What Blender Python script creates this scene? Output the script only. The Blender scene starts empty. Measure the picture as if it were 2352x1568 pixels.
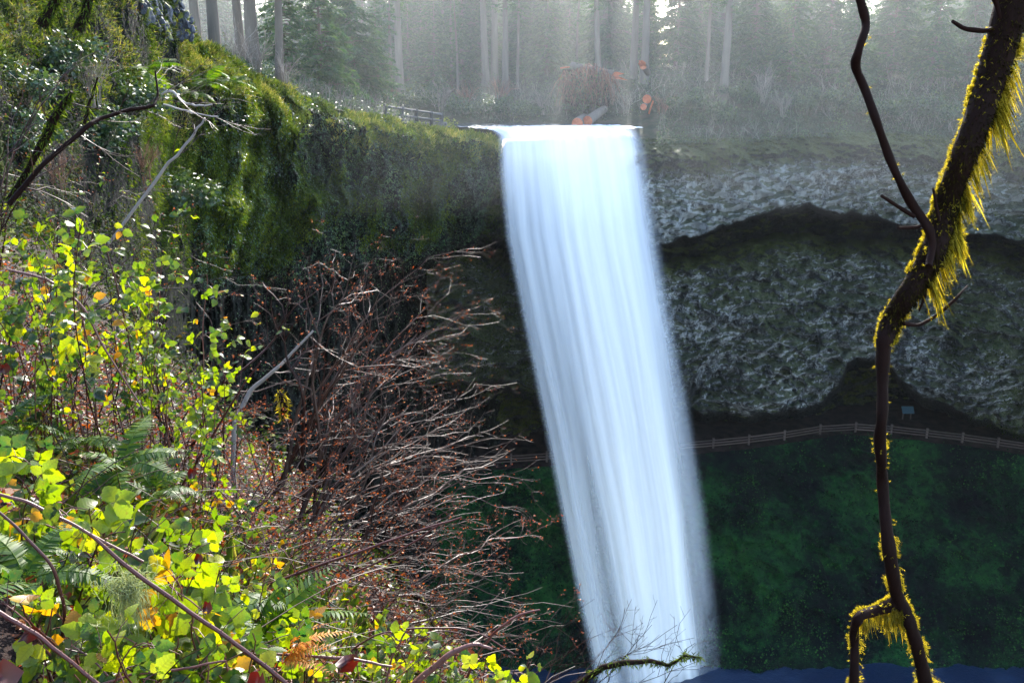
import bpy, math, random
import numpy as np
from math import radians as R
rng = np.random.default_rng(11)
random.seed(11)
scene = bpy.context.scene
COL = scene.collection

# ------------------------------------------------------------------ camera
PITCH = R(16.0); FPX = 2352 * 32 / 36.0
cd = bpy.data.cameras.new('camera'); cam = bpy.data.objects.new('camera', cd); COL.objects.link(cam)
cd.lens = 32; cd.sensor_width = 36; cd.clip_start = 0.05; cd.clip_end = 2000
cam.location = (0, 0, 0); cam.rotation_euler = (math.pi / 2 - PITCH, 0, 0)
scene.camera = cam
CP, SP = math.cos(PITCH), math.sin(PITCH)

def P(x, y, d):
    """the point at distance d ahead that lies in the direction (x, y) of the picture"""
    x = np.asarray(x, float); y = np.asarray(y, float); d = np.asarray(d, float)
    u = (x - 1176) / FPX; v = (784 - y) / FPX
    fy = v * SP + CP; fz = v * CP - SP
    s = d / fy
    x_, y_, z_ = np.broadcast_arrays(u * s, d, fz * s)
    return np.stack([x_, y_, z_], -1)

# ------------------------------------------------------------------ noise
_pr = np.random.default_rng(5)
_perm = _pr.permutation(256); _perm = np.concatenate([_perm, _perm, _perm])
_grad = _pr.normal(size=(256, 3)); _grad /= np.linalg.norm(_grad, axis=1)[:, None]
def pnoise(p):
    p = np.asarray(p, float); sh = p.shape[:-1]; p = p.reshape(-1, 3)
    i = np.floor(p).astype(int); f = p - i; i &= 255
    w = f * f * f * (f * (f * 6 - 15) + 10)
    out = 0
    for dx in (0, 1):
        wx = w[:, 0] if dx else 1 - w[:, 0]
        for dy in (0, 1):
            wy = w[:, 1] if dy else 1 - w[:, 1]
            for dz in (0, 1):
                wz = w[:, 2] if dz else 1 - w[:, 2]
                h = _perm[_perm[_perm[i[:, 0] + dx] + i[:, 1] + dy] + i[:, 2] + dz]
                g = _grad[h]
                out = out + wx * wy * wz * (g[:, 0] * (f[:, 0] - dx) + g[:, 1] * (f[:, 1] - dy) + g[:, 2] * (f[:, 2] - dz))
    return (out * 1.6).reshape(sh)
def fbm(p, octv=4, gain=0.5):
    p = np.asarray(p, float); a = 1.0; s = 0; 
    for k in range(octv):
        s = s + a * pnoise(p + 17.3 * k); p = p * 2.03; a *= gain
    return s
def ridged(p, octv=4, gain=0.5):
    p = np.asarray(p, float); a = 1.0; s = 0
    for k in range(octv):
        s = s + a * (1 - 2 * np.abs(pnoise(p + 31.7 * k))); p = p * 2.1; a *= gain
    return s
def sstep(a, b, x):
    t = np.clip((x - a) / (b - a), 0, 1); return t * t * (3 - 2 * t)
def lin(x, pts):
    pts = np.asarray(pts, float); return np.interp(x, pts[:, 0], pts[:, 1])
def nrm(v):
    v = np.asarray(v, float); return v / np.maximum(np.linalg.norm(v, axis=-1, keepdims=True), 1e-9)

# ------------------------------------------------------------------ mesh builder
class MB:
    def __init__(self):
        self.v = []; self.f = {3: [], 4: []}; self.t = []; self.uv = []; self.n = 0
    def add(self, v, f, tint=0.5, uv=None):
        v = np.asarray(v, float).reshape(-1, 3); f = np.asarray(f, int)
        self.v.append(v); self.f[f.shape[1]].append(f + self.n)
        self.t.append(np.broadcast_to(np.asarray(tint, float), (len(v),)))
        self.uv.append(np.zeros((len(v), 2)) if uv is None else np.asarray(uv, float).reshape(-1, 2))
        self.n += len(v)
    def tube(self, pts, rad, k=5, tint=0.5, cap=True):
        pts = np.asarray(pts, float); n = len(pts)
        rad = np.broadcast_to(np.asarray(rad, float), (n,))
        t = np.gradient(pts, axis=0); t = nrm(t)
        ref = np.array([0.31, 0.2, 0.93]) if abs(t[:, 2].mean()) < 0.85 else np.array([0.93, 0.31, 0.1])
        a = nrm(np.cross(t, ref)); b = np.cross(t, a)
        ang = np.arange(k) * 2 * math.pi / k
        ring = pts[:, None] + rad[:, None, None] * (np.cos(ang)[None, :, None] * a[:, None] + np.sin(ang)[None, :, None] * b[:, None])
        i = np.arange(n - 1)[:, None] * k; j = np.arange(k)[None]
        f = np.stack([i + j, i + (j + 1) % k, i + k + (j + 1) % k, i + k + j], -1).reshape(-1, 4)
        lens = np.concatenate([[0], np.cumsum(np.linalg.norm(np.diff(pts, axis=0), axis=1))])
        uv = np.stack(np.broadcast_arrays(j / k, lens[:, None]), -1).reshape(-1, 2)
        self.add(ring.reshape(-1, 3), f, tint, uv)
        if cap and k > 3:
            for e, o in ((0, -1), (n - 1, 1)):
                c = np.concatenate([ring[e], pts[e][None]])
                jj = np.arange(k)
                ff = np.stack([jj, (jj + 1) % k, np.full(k, k)], -1)
                self.add(c, ff[:, ::o], tint)
    def inst(self, tv, tf, M, T, tint=None, uv=None):
        """many copies of a template: M (n,3,3) basis, T (n,3)"""
        n, m = len(T), len(tv)
        v = np.einsum('nij,mj->nmi', M, tv) + T[:, None]
        f = (np.asarray(tf)[None] + (np.arange(n) * m)[:, None, None]).reshape(-1, np.asarray(tf).shape[1])
        tint = np.repeat(rng.random(n) if tint is None else tint, m)
        self.add(v.reshape(-1, 3), f, tint, None if uv is None else np.tile(uv, (n, 1)))
    def box(self, c, s, rot=None, tint=0.5):
        v = np.array([[x, y, z] for x in (-.5, .5) for y in (-.5, .5) for z in (-.5, .5)]) * np.asarray(s)
        if rot is not None: v = v @ np.asarray(rot).T
        self.add(v + np.asarray(c), [[0, 1, 3, 2], [4, 6, 7, 5], [0, 4, 5, 1], [2, 3, 7, 6], [0, 2, 6, 4], [1, 5, 7, 3]], tint)
    def mesh(self, name, mat, smooth=True):
        v = np.concatenate(self.v); me = bpy.data.meshes.new(name)
        f3 = np.concatenate(self.f[3]) if self.f[3] else np.zeros((0, 3), int)
        f4 = np.concatenate(self.f[4]) if self.f[4] else np.zeros((0, 4), int)
        li = np.concatenate([f3.ravel(), f4.ravel()]).astype(np.int32)
        tot = np.concatenate([np.full(len(f3), 3), np.full(len(f4), 4)]).astype(np.int32)
        st = np.concatenate([[0], np.cumsum(tot)[:-1]]).astype(np.int32)
        me.vertices.add(len(v)); me.vertices.foreach_set('co', v.astype(np.float32).ravel())
        me.loops.add(len(li)); me.loops.foreach_set('vertex_index', li)
        me.polygons.add(len(tot)); me.polygons.foreach_set('loop_start', st); me.polygons.foreach_set('loop_total', tot)
        me.polygons.foreach_set('use_smooth', np.full(len(tot), smooth))
        me.update(calc_edges=True)
        at = me.attributes.new('tint', 'FLOAT', 'POINT'); at.data.foreach_set('value', np.concatenate(self.t).astype(np.float32))
        uv = np.concatenate(self.uv)
        ul = me.uv_layers.new(name='UVMap'); ul.data.foreach_set('uv', uv[li].astype(np.float32).ravel())
        me.materials.append(mat)
        return me
    def build(self, name, mat, parent=None, smooth=True, loc=None):
        """link the collected shapes as one object; vertices are stored relative to loc"""
        if loc is not None: self.v = [a - np.asarray(loc, float) for a in self.v]
        o = bpy.data.objects.new(name, self.mesh(name, mat, smooth)); COL.objects.link(o)
        if parent is not None: o.parent = parent
        elif loc is not None: o.location = loc
        return o

def tag(o, label=None, cat=None, group=None, kind=None):
    if label: o['label'] = label
    if cat: o['category'] = cat
    if group: o['group'] = group
    if kind: o['kind'] = kind
    return o
def thing(name, label, cat, loc=(0, 0, 0), group=None, rz=0, sc=1):
    o = bpy.data.objects.new(name, None); COL.objects.link(o)
    o.location = loc; o.rotation_euler = (0, 0, rz); o.scale = (sc, sc, sc)
    o.empty_display_size = 0.2
    return tag(o, label, cat, group)
def struct(name, mb, mat, smooth=True): return tag(mb.build(name, mat, None, smooth), kind='structure')
def place(name, mesh, parent):
    o = bpy.data.objects.new(name, mesh); COL.objects.link(o); o.parent = parent; return o

# ------------------------------------------------------------------ materials
class Mat:
    def __init__(self, name):
        self.m = bpy.data.materials.new(name); self.m.use_nodes = True
        self.nt = self.m.node_tree; self.nt.nodes.clear()
        self.out = self.nt.nodes.new('ShaderNodeOutputMaterial')
    def n(self, typ, props=None, **ins):
        nd = self.nt.nodes.new('ShaderNode' + typ)
        for k, v in (props or {}).items(): setattr(nd, k, v)
        for k, v in ins.items(): self.set(nd, k, v)
        return nd
    def set(self, nd, k, v):
        k2 = int(k[1:]) if k[0] == 'i' and k[1:].isdigit() else k.replace('_', ' ')
        s = nd.inputs[k2]
        if isinstance(v, bpy.types.NodeSocket): self.nt.links.new(v, s)
        elif isinstance(v, bpy.types.Node): self.nt.links.new(v.outputs[0], s)
        elif isinstance(v, (tuple, list)): s.default_value = (*v, 1) if (len(v) == 3 and s.type == 'RGBA') else v
        else: s.default_value = v
    def noise(self, vec, scale, detail=4, rough=0.55, dist=0.0):
        return self.n('TexNoise', None, Vector=vec, Scale=scale, Detail=detail, Roughness=rough, Distortion=dist).outputs['Fac']
    def ramp(self, fac, stops, interp='LINEAR'):
        nd = self.n('ValToRGB', None, Fac=fac); cr = nd.color_ramp; cr.interpolation = interp
        while len(cr.elements) < len(stops): cr.elements.new(0.5)
        for e, (p, c) in zip(cr.elements, stops):
            e.position = p; e.color = (c, c, c, 1) if isinstance(c, (int, float)) else (*c, 1)
        return nd.outputs['Color']
    def mix(self, fac, a, b, mode='MIX'):
        nd = self.n('Mix', {'data_type': 'RGBA', 'blend_type': mode})
        self.set(nd, 'i0', fac); self.set(nd, 'i6', a); self.set(nd, 'i7', b)
        return nd.outputs[2]
    def math(self, op, a, b=0.0, clamp=False):
        nd = self.n('Math', {'operation': op, 'use_clamp': clamp}); self.set(nd, 'i0', a); self.set(nd, 'i1', b)
        return nd.outputs[0]
    def tint(self): return self.n('Attribute', {'attribute_name': 'tint'}).outputs['Fac']
    def obj(self): return self.n('TexCoord').outputs['Object']
    def uv(self): return self.n('TexCoord').outputs['UV']
    def bump(self, h, strength=0.5, dist=0.1):
        return self.n('Bump', None, Height=h, Strength=strength, Distance=dist).outputs[0]
    def pbr(self, col, rough=0.8, normal=None, spec=0.5, **kw):
        b = self.n('BsdfPrincipled'); self.set(b, 'Base Color', col); self.set(b, 'Roughness', rough)
        self.set(b, 'Specular IOR Level', spec)
        if normal is not None: self.set(b, 'Normal', normal)
        for k, v in kw.items(): self.set(b, k, v)
        return b.outputs[0]
    def done(self, sh):
        self.nt.links.new(sh, self.out.inputs['Surface']); return self.m

def leaf_mat(name, stops, rough=0.38, trans=0.5, boost=(1.5, 1.35, 0.35), veins=False, spec=0.5):
    m = Mat(name); col = m.ramp(m.tint(), stops); nm = None
    if veins:
        s = m.n('SeparateXYZ', None, Vector=m.uv())
        av = m.math('ABSOLUTE', s.outputs[1])
        ph = m.math('FRACT', m.math('SUBTRACT', m.math('MULTIPLY', s.outputs[0], 7.0), m.math('MULTIPLY', av, 2.6)))
        rib = m.math('LESS_THAN', m.math('ABSOLUTE', m.math('SUBTRACT', ph, 0.5)), 0.07)
        mid = m.math('LESS_THAN', av, 0.035)
        vein = m.math('MAXIMUM', rib, mid)
        w = m.math('ABSOLUTE', m.math('SUBTRACT', ph, 0.5))
        col = m.mix(m.math('MULTIPLY', vein, 0.16), col, (0.03, 0.06, 0.01))
        nz = m.noise(m.obj(), 38, 3)
        spot = m.ramp(m.noise(m.obj(), 90, 2), [(0.66, 0.0), (0.72, 1.0)])
        col = m.mix(m.math('MULTIPLY', spot, 0.6), col, (0.09, 0.035, 0.012))
        col = m.mix(m.ramp(nz, [(0.35, 0.0), (0.7, 0.35)]), col, (0.20, 0.16, 0.01))
        nm = m.bump(w, 0.16, 0.003)
    p = m.pbr(col, rough, nm, spec)
    tc = m.mix(1.0, col, boost, 'MULTIPLY')
    t = m.n('BsdfTranslucent', None, Color=tc)
    if nm is not None: m.set(t, 'Normal', nm)
    return m.done(m.n('MixShader', None, i0=trans, i1=p, i2=t.outputs[0]).outputs[0])

def bark_mat(name, stops, scale=14, rough=0.75, bumpd=0.01, spec=0.4, stretch=(1, 1, 0.25)):
    m = Mat(name)
    mp = m.n('Mapping', None, Vector=m.obj(), Scale=stretch).outputs[0]
    nz = m.noise(mp, scale, 5, 0.65)
    f = m.math('ADD', m.math('MULTIPLY', m.tint(), 0.55), m.math('MULTIPLY', nz, 0.45))
    return m.done(m.pbr(m.ramp(f, stops), rough, m.bump(nz, 0.8, bumpd), spec))

MAT = {}
def build_mats():
    # basalt: dark wet rock, pale flecks of lichen and painted wet sky glints, moss on ledges
    m = Mat('basalt'); o = m.obj()
    big = m.noise(o, 0.09, 3); mid = m.noise(o, 0.55, 5, 0.6)
    mp = m.n('Mapping', None, Vector=o, Rotation=(0, 0.5, 0.35), Scale=(1.0, 1.0, 0.62)).outputs[0]
    fl = m.noise(mp, 2.3, 6, 0.72, 0.5)
    fine = m.noise(mp, 5.2, 5, 0.75)
    f = m.math('ADD', m.math('MULTIPLY', fl, 0.62), m.math('MULTIPLY', fine, 0.38))
    lich_light = m.n('SeparateXYZ', None, Vector=m.uv()).outputs[0]
    f = m.math('ADD', f, m.math('MULTIPLY', m.math('SUBTRACT', big, 0.5), 0.22))
    f = m.math('ADD', f, m.math('MULTIPLY', m.math('SUBTRACT', lich_light, 0.5), 0.20))
    wp = m.n('VectorMath', {'operation': 'ADD'}, i0=o, i1=m.n('VectorMath', {'operation': 'SCALE'}, i0=m.n('TexNoise', None, Vector=o, Scale=0.6, Detail=4).outputs['Color'], Scale=1.8).outputs[0]).outputs[0]
    vor = m.n('TexVoronoi', {'feature': 'DISTANCE_TO_EDGE'}, Vector=m.n('Mapping', None, Vector=wp, Scale=(0.45, 0.45, 0.8)).outputs[0], Scale=1.0).outputs['Distance']
    crack = m.ramp(vor, [(0.0, 0.0), (0.10, 1.0)])
    f = m.math('SUBTRACT', f, m.math('MULTIPLY', m.math('SUBTRACT', 1.0, crack), 0.07))
    f = m.math('ADD', f, m.math('MULTIPLY', m.math('SUBTRACT', mid, 0.5), 0.46))
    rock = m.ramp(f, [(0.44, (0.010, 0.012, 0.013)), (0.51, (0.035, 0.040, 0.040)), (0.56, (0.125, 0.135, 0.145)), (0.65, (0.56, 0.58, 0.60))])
    geo = m.n('NewGeometry'); up = m.n('SeparateXYZ', None, Vector=geo.outputs['Normal']).outputs[2]
    mo = m.math('ADD', m.math('MULTIPLY', up, 0.45), m.math('ADD', m.math('MULTIPLY', mid, 0.7), m.math('MULTIPLY', m.noise(o, 0.16, 4, 0.6), 0.5)))
    mo = m.math('ADD', mo, m.math('MULTIPLY', m.tint(), 0.6))
    mf = m.ramp(mo, [(0.80, 0.0), (0.95, 0.85)])
    col = m.mix(mf, rock, m.ramp(fl, [(0.35, (0.02, 0.035, 0.010)), (0.65, (0.10, 0.115, 0.02))]))
    bm = m.bump(m.math('ADD', m.math('ADD', fl, m.math('MULTIPLY', crack, 0.35)), m.math('MULTIPLY', fine, 0.6)), 1.0, 0.55)
    rg = m.ramp(fine, [(0.35, 0.28), (0.65, 0.75)])
    MAT['rock'] = m.done(m.pbr(col, rg, bm, m.math('MULTIPLY', m.math('ADD', lich_light, 0.12), 0.5)))
    # mossy cliff underlay
    m = Mat('mossy_cliff'); o = m.obj()
    a = m.noise(o, 0.35, 5, 0.6); b = m.noise(o, 2.6, 6, 0.7)
    base = m.ramp(b, [(0.38, (0.005, 0.006, 0.006)), (0.58, (0.016, 0.018, 0.014)), (0.75, (0.055, 0.055, 0.05))])
    moss = m.ramp(b, [(0.3, (0.010, 0.018, 0.004)), (0.55, (0.045, 0.062, 0.008)), (0.75, (0.12, 0.14, 0.02))])
    mk = m.math('ADD', a, m.math('MULTIPLY', m.math('SUBTRACT', m.tint(), 0.5), 0.8))
    col = m.mix(m.ramp(mk, [(0.42, 0.0), (0.58, 1.0)]), base, moss)
    MAT['mossrock'] = m.done(m.pbr(col, 0.9, m.bump(b, 1.0, 0.25), 0.06))
    # green slope
    m = Mat('slope'); o = m.obj()
    a = m.noise(o, 0.13, 4, 0.6); b = m.noise(o, 1.1, 6, 0.7); c = m.noise(o, 4.5, 4, 0.7)
    f = m.math('ADD', m.math('MULTIPLY', a, 0.55), m.math('ADD', m.math('MULTIPLY', b, 0.35), m.math('MULTIPLY', c, 0.15)))
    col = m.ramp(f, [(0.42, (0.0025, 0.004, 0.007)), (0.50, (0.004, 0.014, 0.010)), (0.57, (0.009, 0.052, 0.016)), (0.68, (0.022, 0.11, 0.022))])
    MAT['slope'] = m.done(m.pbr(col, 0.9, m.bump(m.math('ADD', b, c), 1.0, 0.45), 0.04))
    # soil / forest floor
    m = Mat('soil'); o = m.obj(); b = m.noise(o, 3.0, 6, 0.7); c = m.noise(o, 30, 4, 0.7)
    f = m.math('ADD', m.math('MULTIPLY', b, 0.6), m.math('MULTIPLY', c, 0.4))
    MAT['soil'] = m.done(m.pbr(m.ramp(f, [(0.35, (0.005, 0.003, 0.003)), (0.55, (0.022, 0.010, 0.007)), (0.75, (0.06, 0.028, 0.015))]), 0.9, m.bump(c, 0.8, 0.03), 0.2))
    m = Mat('forest_floor'); o = m.obj(); b = m.noise(o, 0.6, 6, 0.7)
    MAT['floor'] = m.done(m.pbr(m.ramp(b, [(0.35, (0.012, 0.013, 0.008)), (0.5, (0.03, 0.036, 0.014)), (0.62, (0.06, 0.045, 0.03)), (0.75, (0.06, 0.085, 0.025))]), 0.9, m.bump(b, 1.0, 0.4), 0.2))
    # foliage
    MAT['bramble'] = leaf_mat('bramble_leaf', [(0.0, (0.008, 0.035, 0.026)), (0.28, (0.022, 0.08, 0.02)), (0.55, (0.11, 0.19, 0.006)), (0.80, (0.22, 0.29, 0.005)), (0.97, (0.38, 0.38, 0.005)), (1.0, (0.38, 0.17, 0.008))], 0.36, 0.60, (1.4, 1.4, 0.3), veins=True)
    MAT['ivy'] = leaf_mat('ivy_leaf', [(0.0, (0.006, 0.018, 0.012)), (0.5, (0.026, 0.078, 0.030)), (0.85, (0.07, 0.15, 0.035)), (1.0, (0.13, 0.18, 0.04))], 0.34, 0.28, (1.6, 1.6, 0.5), spec=0.6)
    MAT['moss'] = leaf_mat('moss_tuft', [(0.0, (0.014, 0.026, 0.004)), (0.5, (0.052, 0.095, 0.011)), (1.0, (0.16, 0.21, 0.02))], 0.8, 0.45, (1.4, 1.3, 0.3), spec=0.1)
    MAT['limbmoss'] = leaf_mat('limb_moss', [(0.0, (0.06, 0.055, 0.008)), (0.5, (0.26, 0.235, 0.022)), (1.0, (0.62, 0.56, 0.13))], 0.8, 0.78, (1.5, 1.3, 0.35), spec=0.1)
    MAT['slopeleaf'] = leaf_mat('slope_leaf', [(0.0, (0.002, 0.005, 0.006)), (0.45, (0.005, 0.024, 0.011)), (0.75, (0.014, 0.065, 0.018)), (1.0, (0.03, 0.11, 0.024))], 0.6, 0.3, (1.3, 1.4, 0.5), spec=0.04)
    MAT['creeper'] = leaf_mat('creeper_leaf', [(0.0, (0.006, 0.010, 0.006)), (0.3, (0.014, 0.030, 0.012)), (0.6, (0.04, 0.07, 0.010)), (0.85, (0.06, 0.035, 0.014)), (1.0, (0.15, 0.18, 0.02))], 0.7, 0.45, (1.5, 1.4, 0.35), spec=0.12)
    MAT['fern'] = leaf_mat('fern_frond', [(0.0, (0.012, 0.045, 0.010)), (0.5, (0.05, 0.12, 0.008)), (1.0, (0.16, 0.22, 0.008))], 0.5, 0.55, spec=0.3)
    MAT['deadfern'] = leaf_mat('dead_fern', [(0.0, (0.35, 0.12, 0.01)), (1.0, (0.55, 0.26, 0.015))], 0.6, 0.5, (1.4, 1.0, 0.4))
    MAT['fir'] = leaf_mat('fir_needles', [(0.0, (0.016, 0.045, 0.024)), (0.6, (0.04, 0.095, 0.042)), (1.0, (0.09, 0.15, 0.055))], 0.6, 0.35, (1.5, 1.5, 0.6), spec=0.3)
    MAT['firlit'] = leaf_mat('fir_needles_lit', [(0.0, (0.04, 0.09, 0.01)), (0.6, (0.10, 0.19, 0.015)), (1.0, (0.2, 0.3, 0.02))], 0.6, 0.5, (1.5, 1.4, 0.5), spec=0.3)  # sunlit boughs: lighter copy of the fir colour, sunlight painted in
    MAT['shrub'] = leaf_mat('shrub_leaf', [(0.0, (0.014, 0.035, 0.016)), (0.6, (0.045, 0.085, 0.038)), (1.0, (0.12, 0.15, 0.04))], 0.4, 0.3, (1.5, 1.4, 0.5))
    MAT['yellowshrub'] = leaf_mat('yellow_shrub_leaf', [(0.0, (0.10, 0.13, 0.02)), (1.0, (0.30, 0.33, 0.03))], 0.5, 0.4, (1.3, 1.2, 0.5))
    MAT['redleaf'] = leaf_mat('dead_leaf_red', [(0.0, (0.02, 0.002, 0.002)), (1.0, (0.10, 0.010, 0.004))], 0.5, 0.22, (1.4, 0.6, 0.4), veins=False)
    MAT['litter'] = leaf_mat('leaf_litter', [(0.0, (0.05, 0.016, 0.010)), (0.5, (0.17, 0.05, 0.02)), (0.8, (0.34, 0.10, 0.012)), (1.0, (0.33, 0.24, 0.16))], 0.5, 0.35, (1.4, 0.9, 0.5))
    MAT['shademoss'] = leaf_mat('shaded_moss', [(0.0, (0.006, 0.004, 0.001)), (0.6, (0.020, 0.014, 0.003)), (1.0, (0.06, 0.05, 0.008))], 0.9, 0.2, (1.2, 1.2, 0.4), spec=0.05)  # camera side of the limb: same moss, its shade painted as darker colour
    MAT['lichen'] = leaf_mat('beard_lichen', [(0.0, (0.30, 0.34, 0.16)), (1.0, (0.50, 0.52, 0.28))], 0.9, 0.5, (1.2, 1.2, 0.8), spec=0.1)
    MAT['grass'] = leaf_mat('grass_blade', [(0.0, (0.05, 0.09, 0.012)), (0.6, (0.14, 0.19, 0.02)), (1.0, (0.36, 0.32, 0.12))], 0.5, 0.45, (1.4, 1.3, 0.4))
    # bark
    MAT['twig'] = bark_mat('twig_bark', [(0.15, (0.010, 0.004, 0.003)), (0.45, (0.034, 0.011, 0.007)), (0.7, (0.062, 0.034, 0.023)), (0.9, (0.14, 0.11, 0.09))], 20, 0.45, 0.003, 0.22)
    MAT['cane'] = bark_mat('bramble_cane_bark', [(0.2, (0.025, 0.005, 0.005)), (0.55, (0.075, 0.016, 0.012)), (0.85, (0.20, 0.09, 0.07))], 18, 0.42, 0.002, 0.4)
    MAT['limb'] = bark_mat('dark_limb_bark', [(0.2, (0.004, 0.0015, 0.001)), (0.6, (0.016, 0.005, 0.003)), (0.9, (0.05, 0.02, 0.012))], 30, 0.8, 0.008, 0.12)
    MAT['trunk'] = bark_mat('fir_bark', [(0.2, (0.05, 0.04, 0.035)), (0.55, (0.17, 0.14, 0.115)), (0.85, (0.33, 0.29, 0.25))], 2.6, 0.9, 0.06, 0.2, (1, 1, 0.12))
    MAT['greytwig'] = bark_mat('grey_twig_bark', [(0.2, (0.10, 0.08, 0.065)), (0.55, (0.24, 0.20, 0.17)), (0.9, (0.42, 0.38, 0.34))], 6, 0.7, 0.01, 0.3)
    MAT['redtwig'] = bark_mat('red_twig_bark', [(0.2, (0.08, 0.03, 0.02)), (0.55, (0.22, 0.09, 0.055)), (0.9, (0.34, 0.2, 0.14))], 6, 0.7, 0.01, 0.3)
    MAT['fence'] = bark_mat('fence_timber', [(0.2, (0.02, 0.014, 0.013)), (0.6, (0.055, 0.036, 0.033)), (0.9, (0.10, 0.075, 0.07))], 5, 0.7, 0.01, 0.4)
    MAT['oldfence'] = bark_mat('grey_rail_timber', [(0.2, (0.03, 0.03, 0.033)), (0.6, (0.085, 0.085, 0.09)), (0.9, (0.20, 0.20, 0.20))], 4, 0.8, 0.01, 0.3)
    # cut wood
    m = Mat('cut_wood'); o = m.obj(); w = m.noise(o, 3, 4)
    MAT['cut'] = m.done(m.pbr(m.ramp(w, [(0.3, (0.30, 0.06, 0.02)), (0.7, (0.50, 0.15, 0.06))]), 0.7))
    # loose stones
    m = Mat('stone'); o = m.obj(); a = m.noise(o, 1.6, 5, 0.65); b = m.noise(o, 0.8, 3)
    geo = m.n('NewGeometry'); up = m.n('SeparateXYZ', None, Vector=geo.outputs['Normal']).outputs[2]
    col = m.ramp(a, [(0.3, (0.015, 0.02, 0.03)), (0.55, (0.06, 0.07, 0.095)), (0.75, (0.20, 0.22, 0.26))])
    mk = m.ramp(m.math('ADD', m.math('MULTIPLY', up, 0.35), m.math('ADD', m.math('MULTIPLY', b, 0.7), m.math('MULTIPLY', m.tint(), 0.5))), [(0.80, 0.0), (0.92, 1.0)])
    col = m.mix(mk, col, (0.16, 0.17, 0.015))
    MAT['stone'] = m.done(m.pbr(col, 0.55, m.bump(a, 0.8, 0.08), 0.5))
    # falling water: opaque white core, see-through streaks towards the edges
    m = Mat('falling_water'); uv = m.uv(); s = m.n('SeparateXYZ', None, Vector=uv)
    u, t = s.outputs[0], s.outputs[1]
    wv = m.n('TexNoise', None, Vector=m.n('Mapping', None, Vector=uv, Scale=(3.0, 0.55, 1)).outputs[0], Scale=1.0, Detail=2).outputs['Fac']
    ux = m.n('CombineXYZ', None, X=m.math('ADD', u, m.math('MULTIPLY', m.math('SUBTRACT', wv, 0.5), 0.16)), Y=t).outputs[0]
    sx = m.n('Mapping', None, Vector=ux, Scale=(1, 0.03, 1)).outputs[0]
    st1 = m.noise(sx, 7, 2, 0.45); st2 = m.noise(sx, 26, 2, 0.5)
    st = m.math('ADD', m.math('MULTIPLY', st1, 0.80), m.math('MULTIPLY', st2, 0.20))
    core = m.ramp(u, [(0.0, 0.52), (0.10, 0.72), (0.24, 0.68), (0.44, 1.05), (0.76, 1.0), (0.86, 0.66), (0.93, 0.45), (1.0, 0.3)])
    a_ = m.math('ADD', core, m.math('MULTIPLY', m.math('SUBTRACT', st, 0.5), 1.7))
    a_ = m.math('SUBTRACT', a_, m.math('MULTIPLY', m.math('FRACT', m.math('ADD', m.math('MULTIPLY', t, 0.2), 0.2)), 0.60))
    e3 = m.n('MapRange', {'interpolation_type': 'SMOOTHSTEP'}, Value=u, i1=0.0, i2=0.06).outputs[0]
    e4 = m.n('MapRange', {'interpolation_type': 'SMOOTHSTEP'}, Value=u, i1=1.0, i2=0.92).outputs[0]
    a_ = m.math('MULTIPLY', m.math('MULTIPLY', m.math('MAXIMUM', a_, 0.10), m.math('MULTIPLY', e3, e4)), 1.0, True)
    a_ = m.math('MULTIPLY', a_, m.tint())
    col = m.mix(core, (0.66, 0.76, 0.90), (0.98, 0.98, 0.98))
    df = m.n('BsdfDiffuse', None, Color=col).outputs[0]
    tr = m.n('BsdfTranslucent', None, Color=(0.93, 0.95, 0.98)).outputs[0]
    bs = m.n('MixShader', None, i0=0.18, i1=df, i2=tr).outputs[0]
    tp = m.n('BsdfTransparent').outputs[0]
    MAT['fall'] = m.done(m.n('MixShader', None, i0=a_, i1=tp, i2=bs).outputs[0])
    # river
    m = Mat('river_water'); o = m.obj()
    mp = m.n('Mapping', None, Vector=o, Scale=(0.5, 1.6, 1)).outputs[0]
    a = m.noise(mp, 0.9, 5, 0.6)
    foam = m.ramp(m.math('ADD', m.math('MULTIPLY', a, 0.7), m.math('MULTIPLY', m.tint(), 0.5)), [(0.55, 0.0), (0.72, 1.0)])
    w = m.pbr((0.05, 0.06, 0.065), 0.12, m.bump(a, 0.25, 0.2), 0.5)
    fo = m.pbr((0.85, 0.87, 0.9), 0.6)
    MAT['river'] = m.done(m.n('MixShader', None, i0=foam, i1=w, i2=fo).outputs[0])
    m = Mat('pool_water'); o = m.obj()
    a = m.noise(o, 0.9, 5, 0.7)
    foam = m.ramp(m.noise(o, 0.12, 6, 0.65), [(0.50, 0.0), (0.80, 0.22)])
    w = m.pbr((0.004, 0.018, 0.05), 0.35, m.bump(a, 0.6, 0.3), 0.5)
    fo = m.pbr((0.12, 0.20, 0.34), 0.7)
    MAT['pool'] = m.done(m.n('MixShader', None, i0=foam, i1=w, i2=fo).outputs[0])
    m = Mat('trail'); o = m.obj(); b = m.noise(o, 0.9, 5)
    MAT['trail'] = m.done(m.pbr(m.ramp(b, [(0.3, (0.010, 0.008, 0.008)), (0.7, (0.035, 0.026, 0.022))]), 0.95, m.bump(b, 0.6, 0.1), 0.03))
    m = Mat('panel_blue'); MAT['panel'] = m.done(m.pbr((0.012, 0.05, 0.08), 0.6))
    m = Mat('old_wall'); o = m.obj(); b = m.n('TexVoronoi', None, Vector=o, Scale=2.2); c = m.noise(o, 6, 4)
    MAT['oldwall'] = m.done(m.pbr(m.ramp(c, [(0.3, (0.08, 0.08, 0.075)), (0.7, (0.26, 0.25, 0.23))]), 0.9, m.bump(b.outputs['Distance'], 1.0, 0.1), 0.2))
build_mats()

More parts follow.
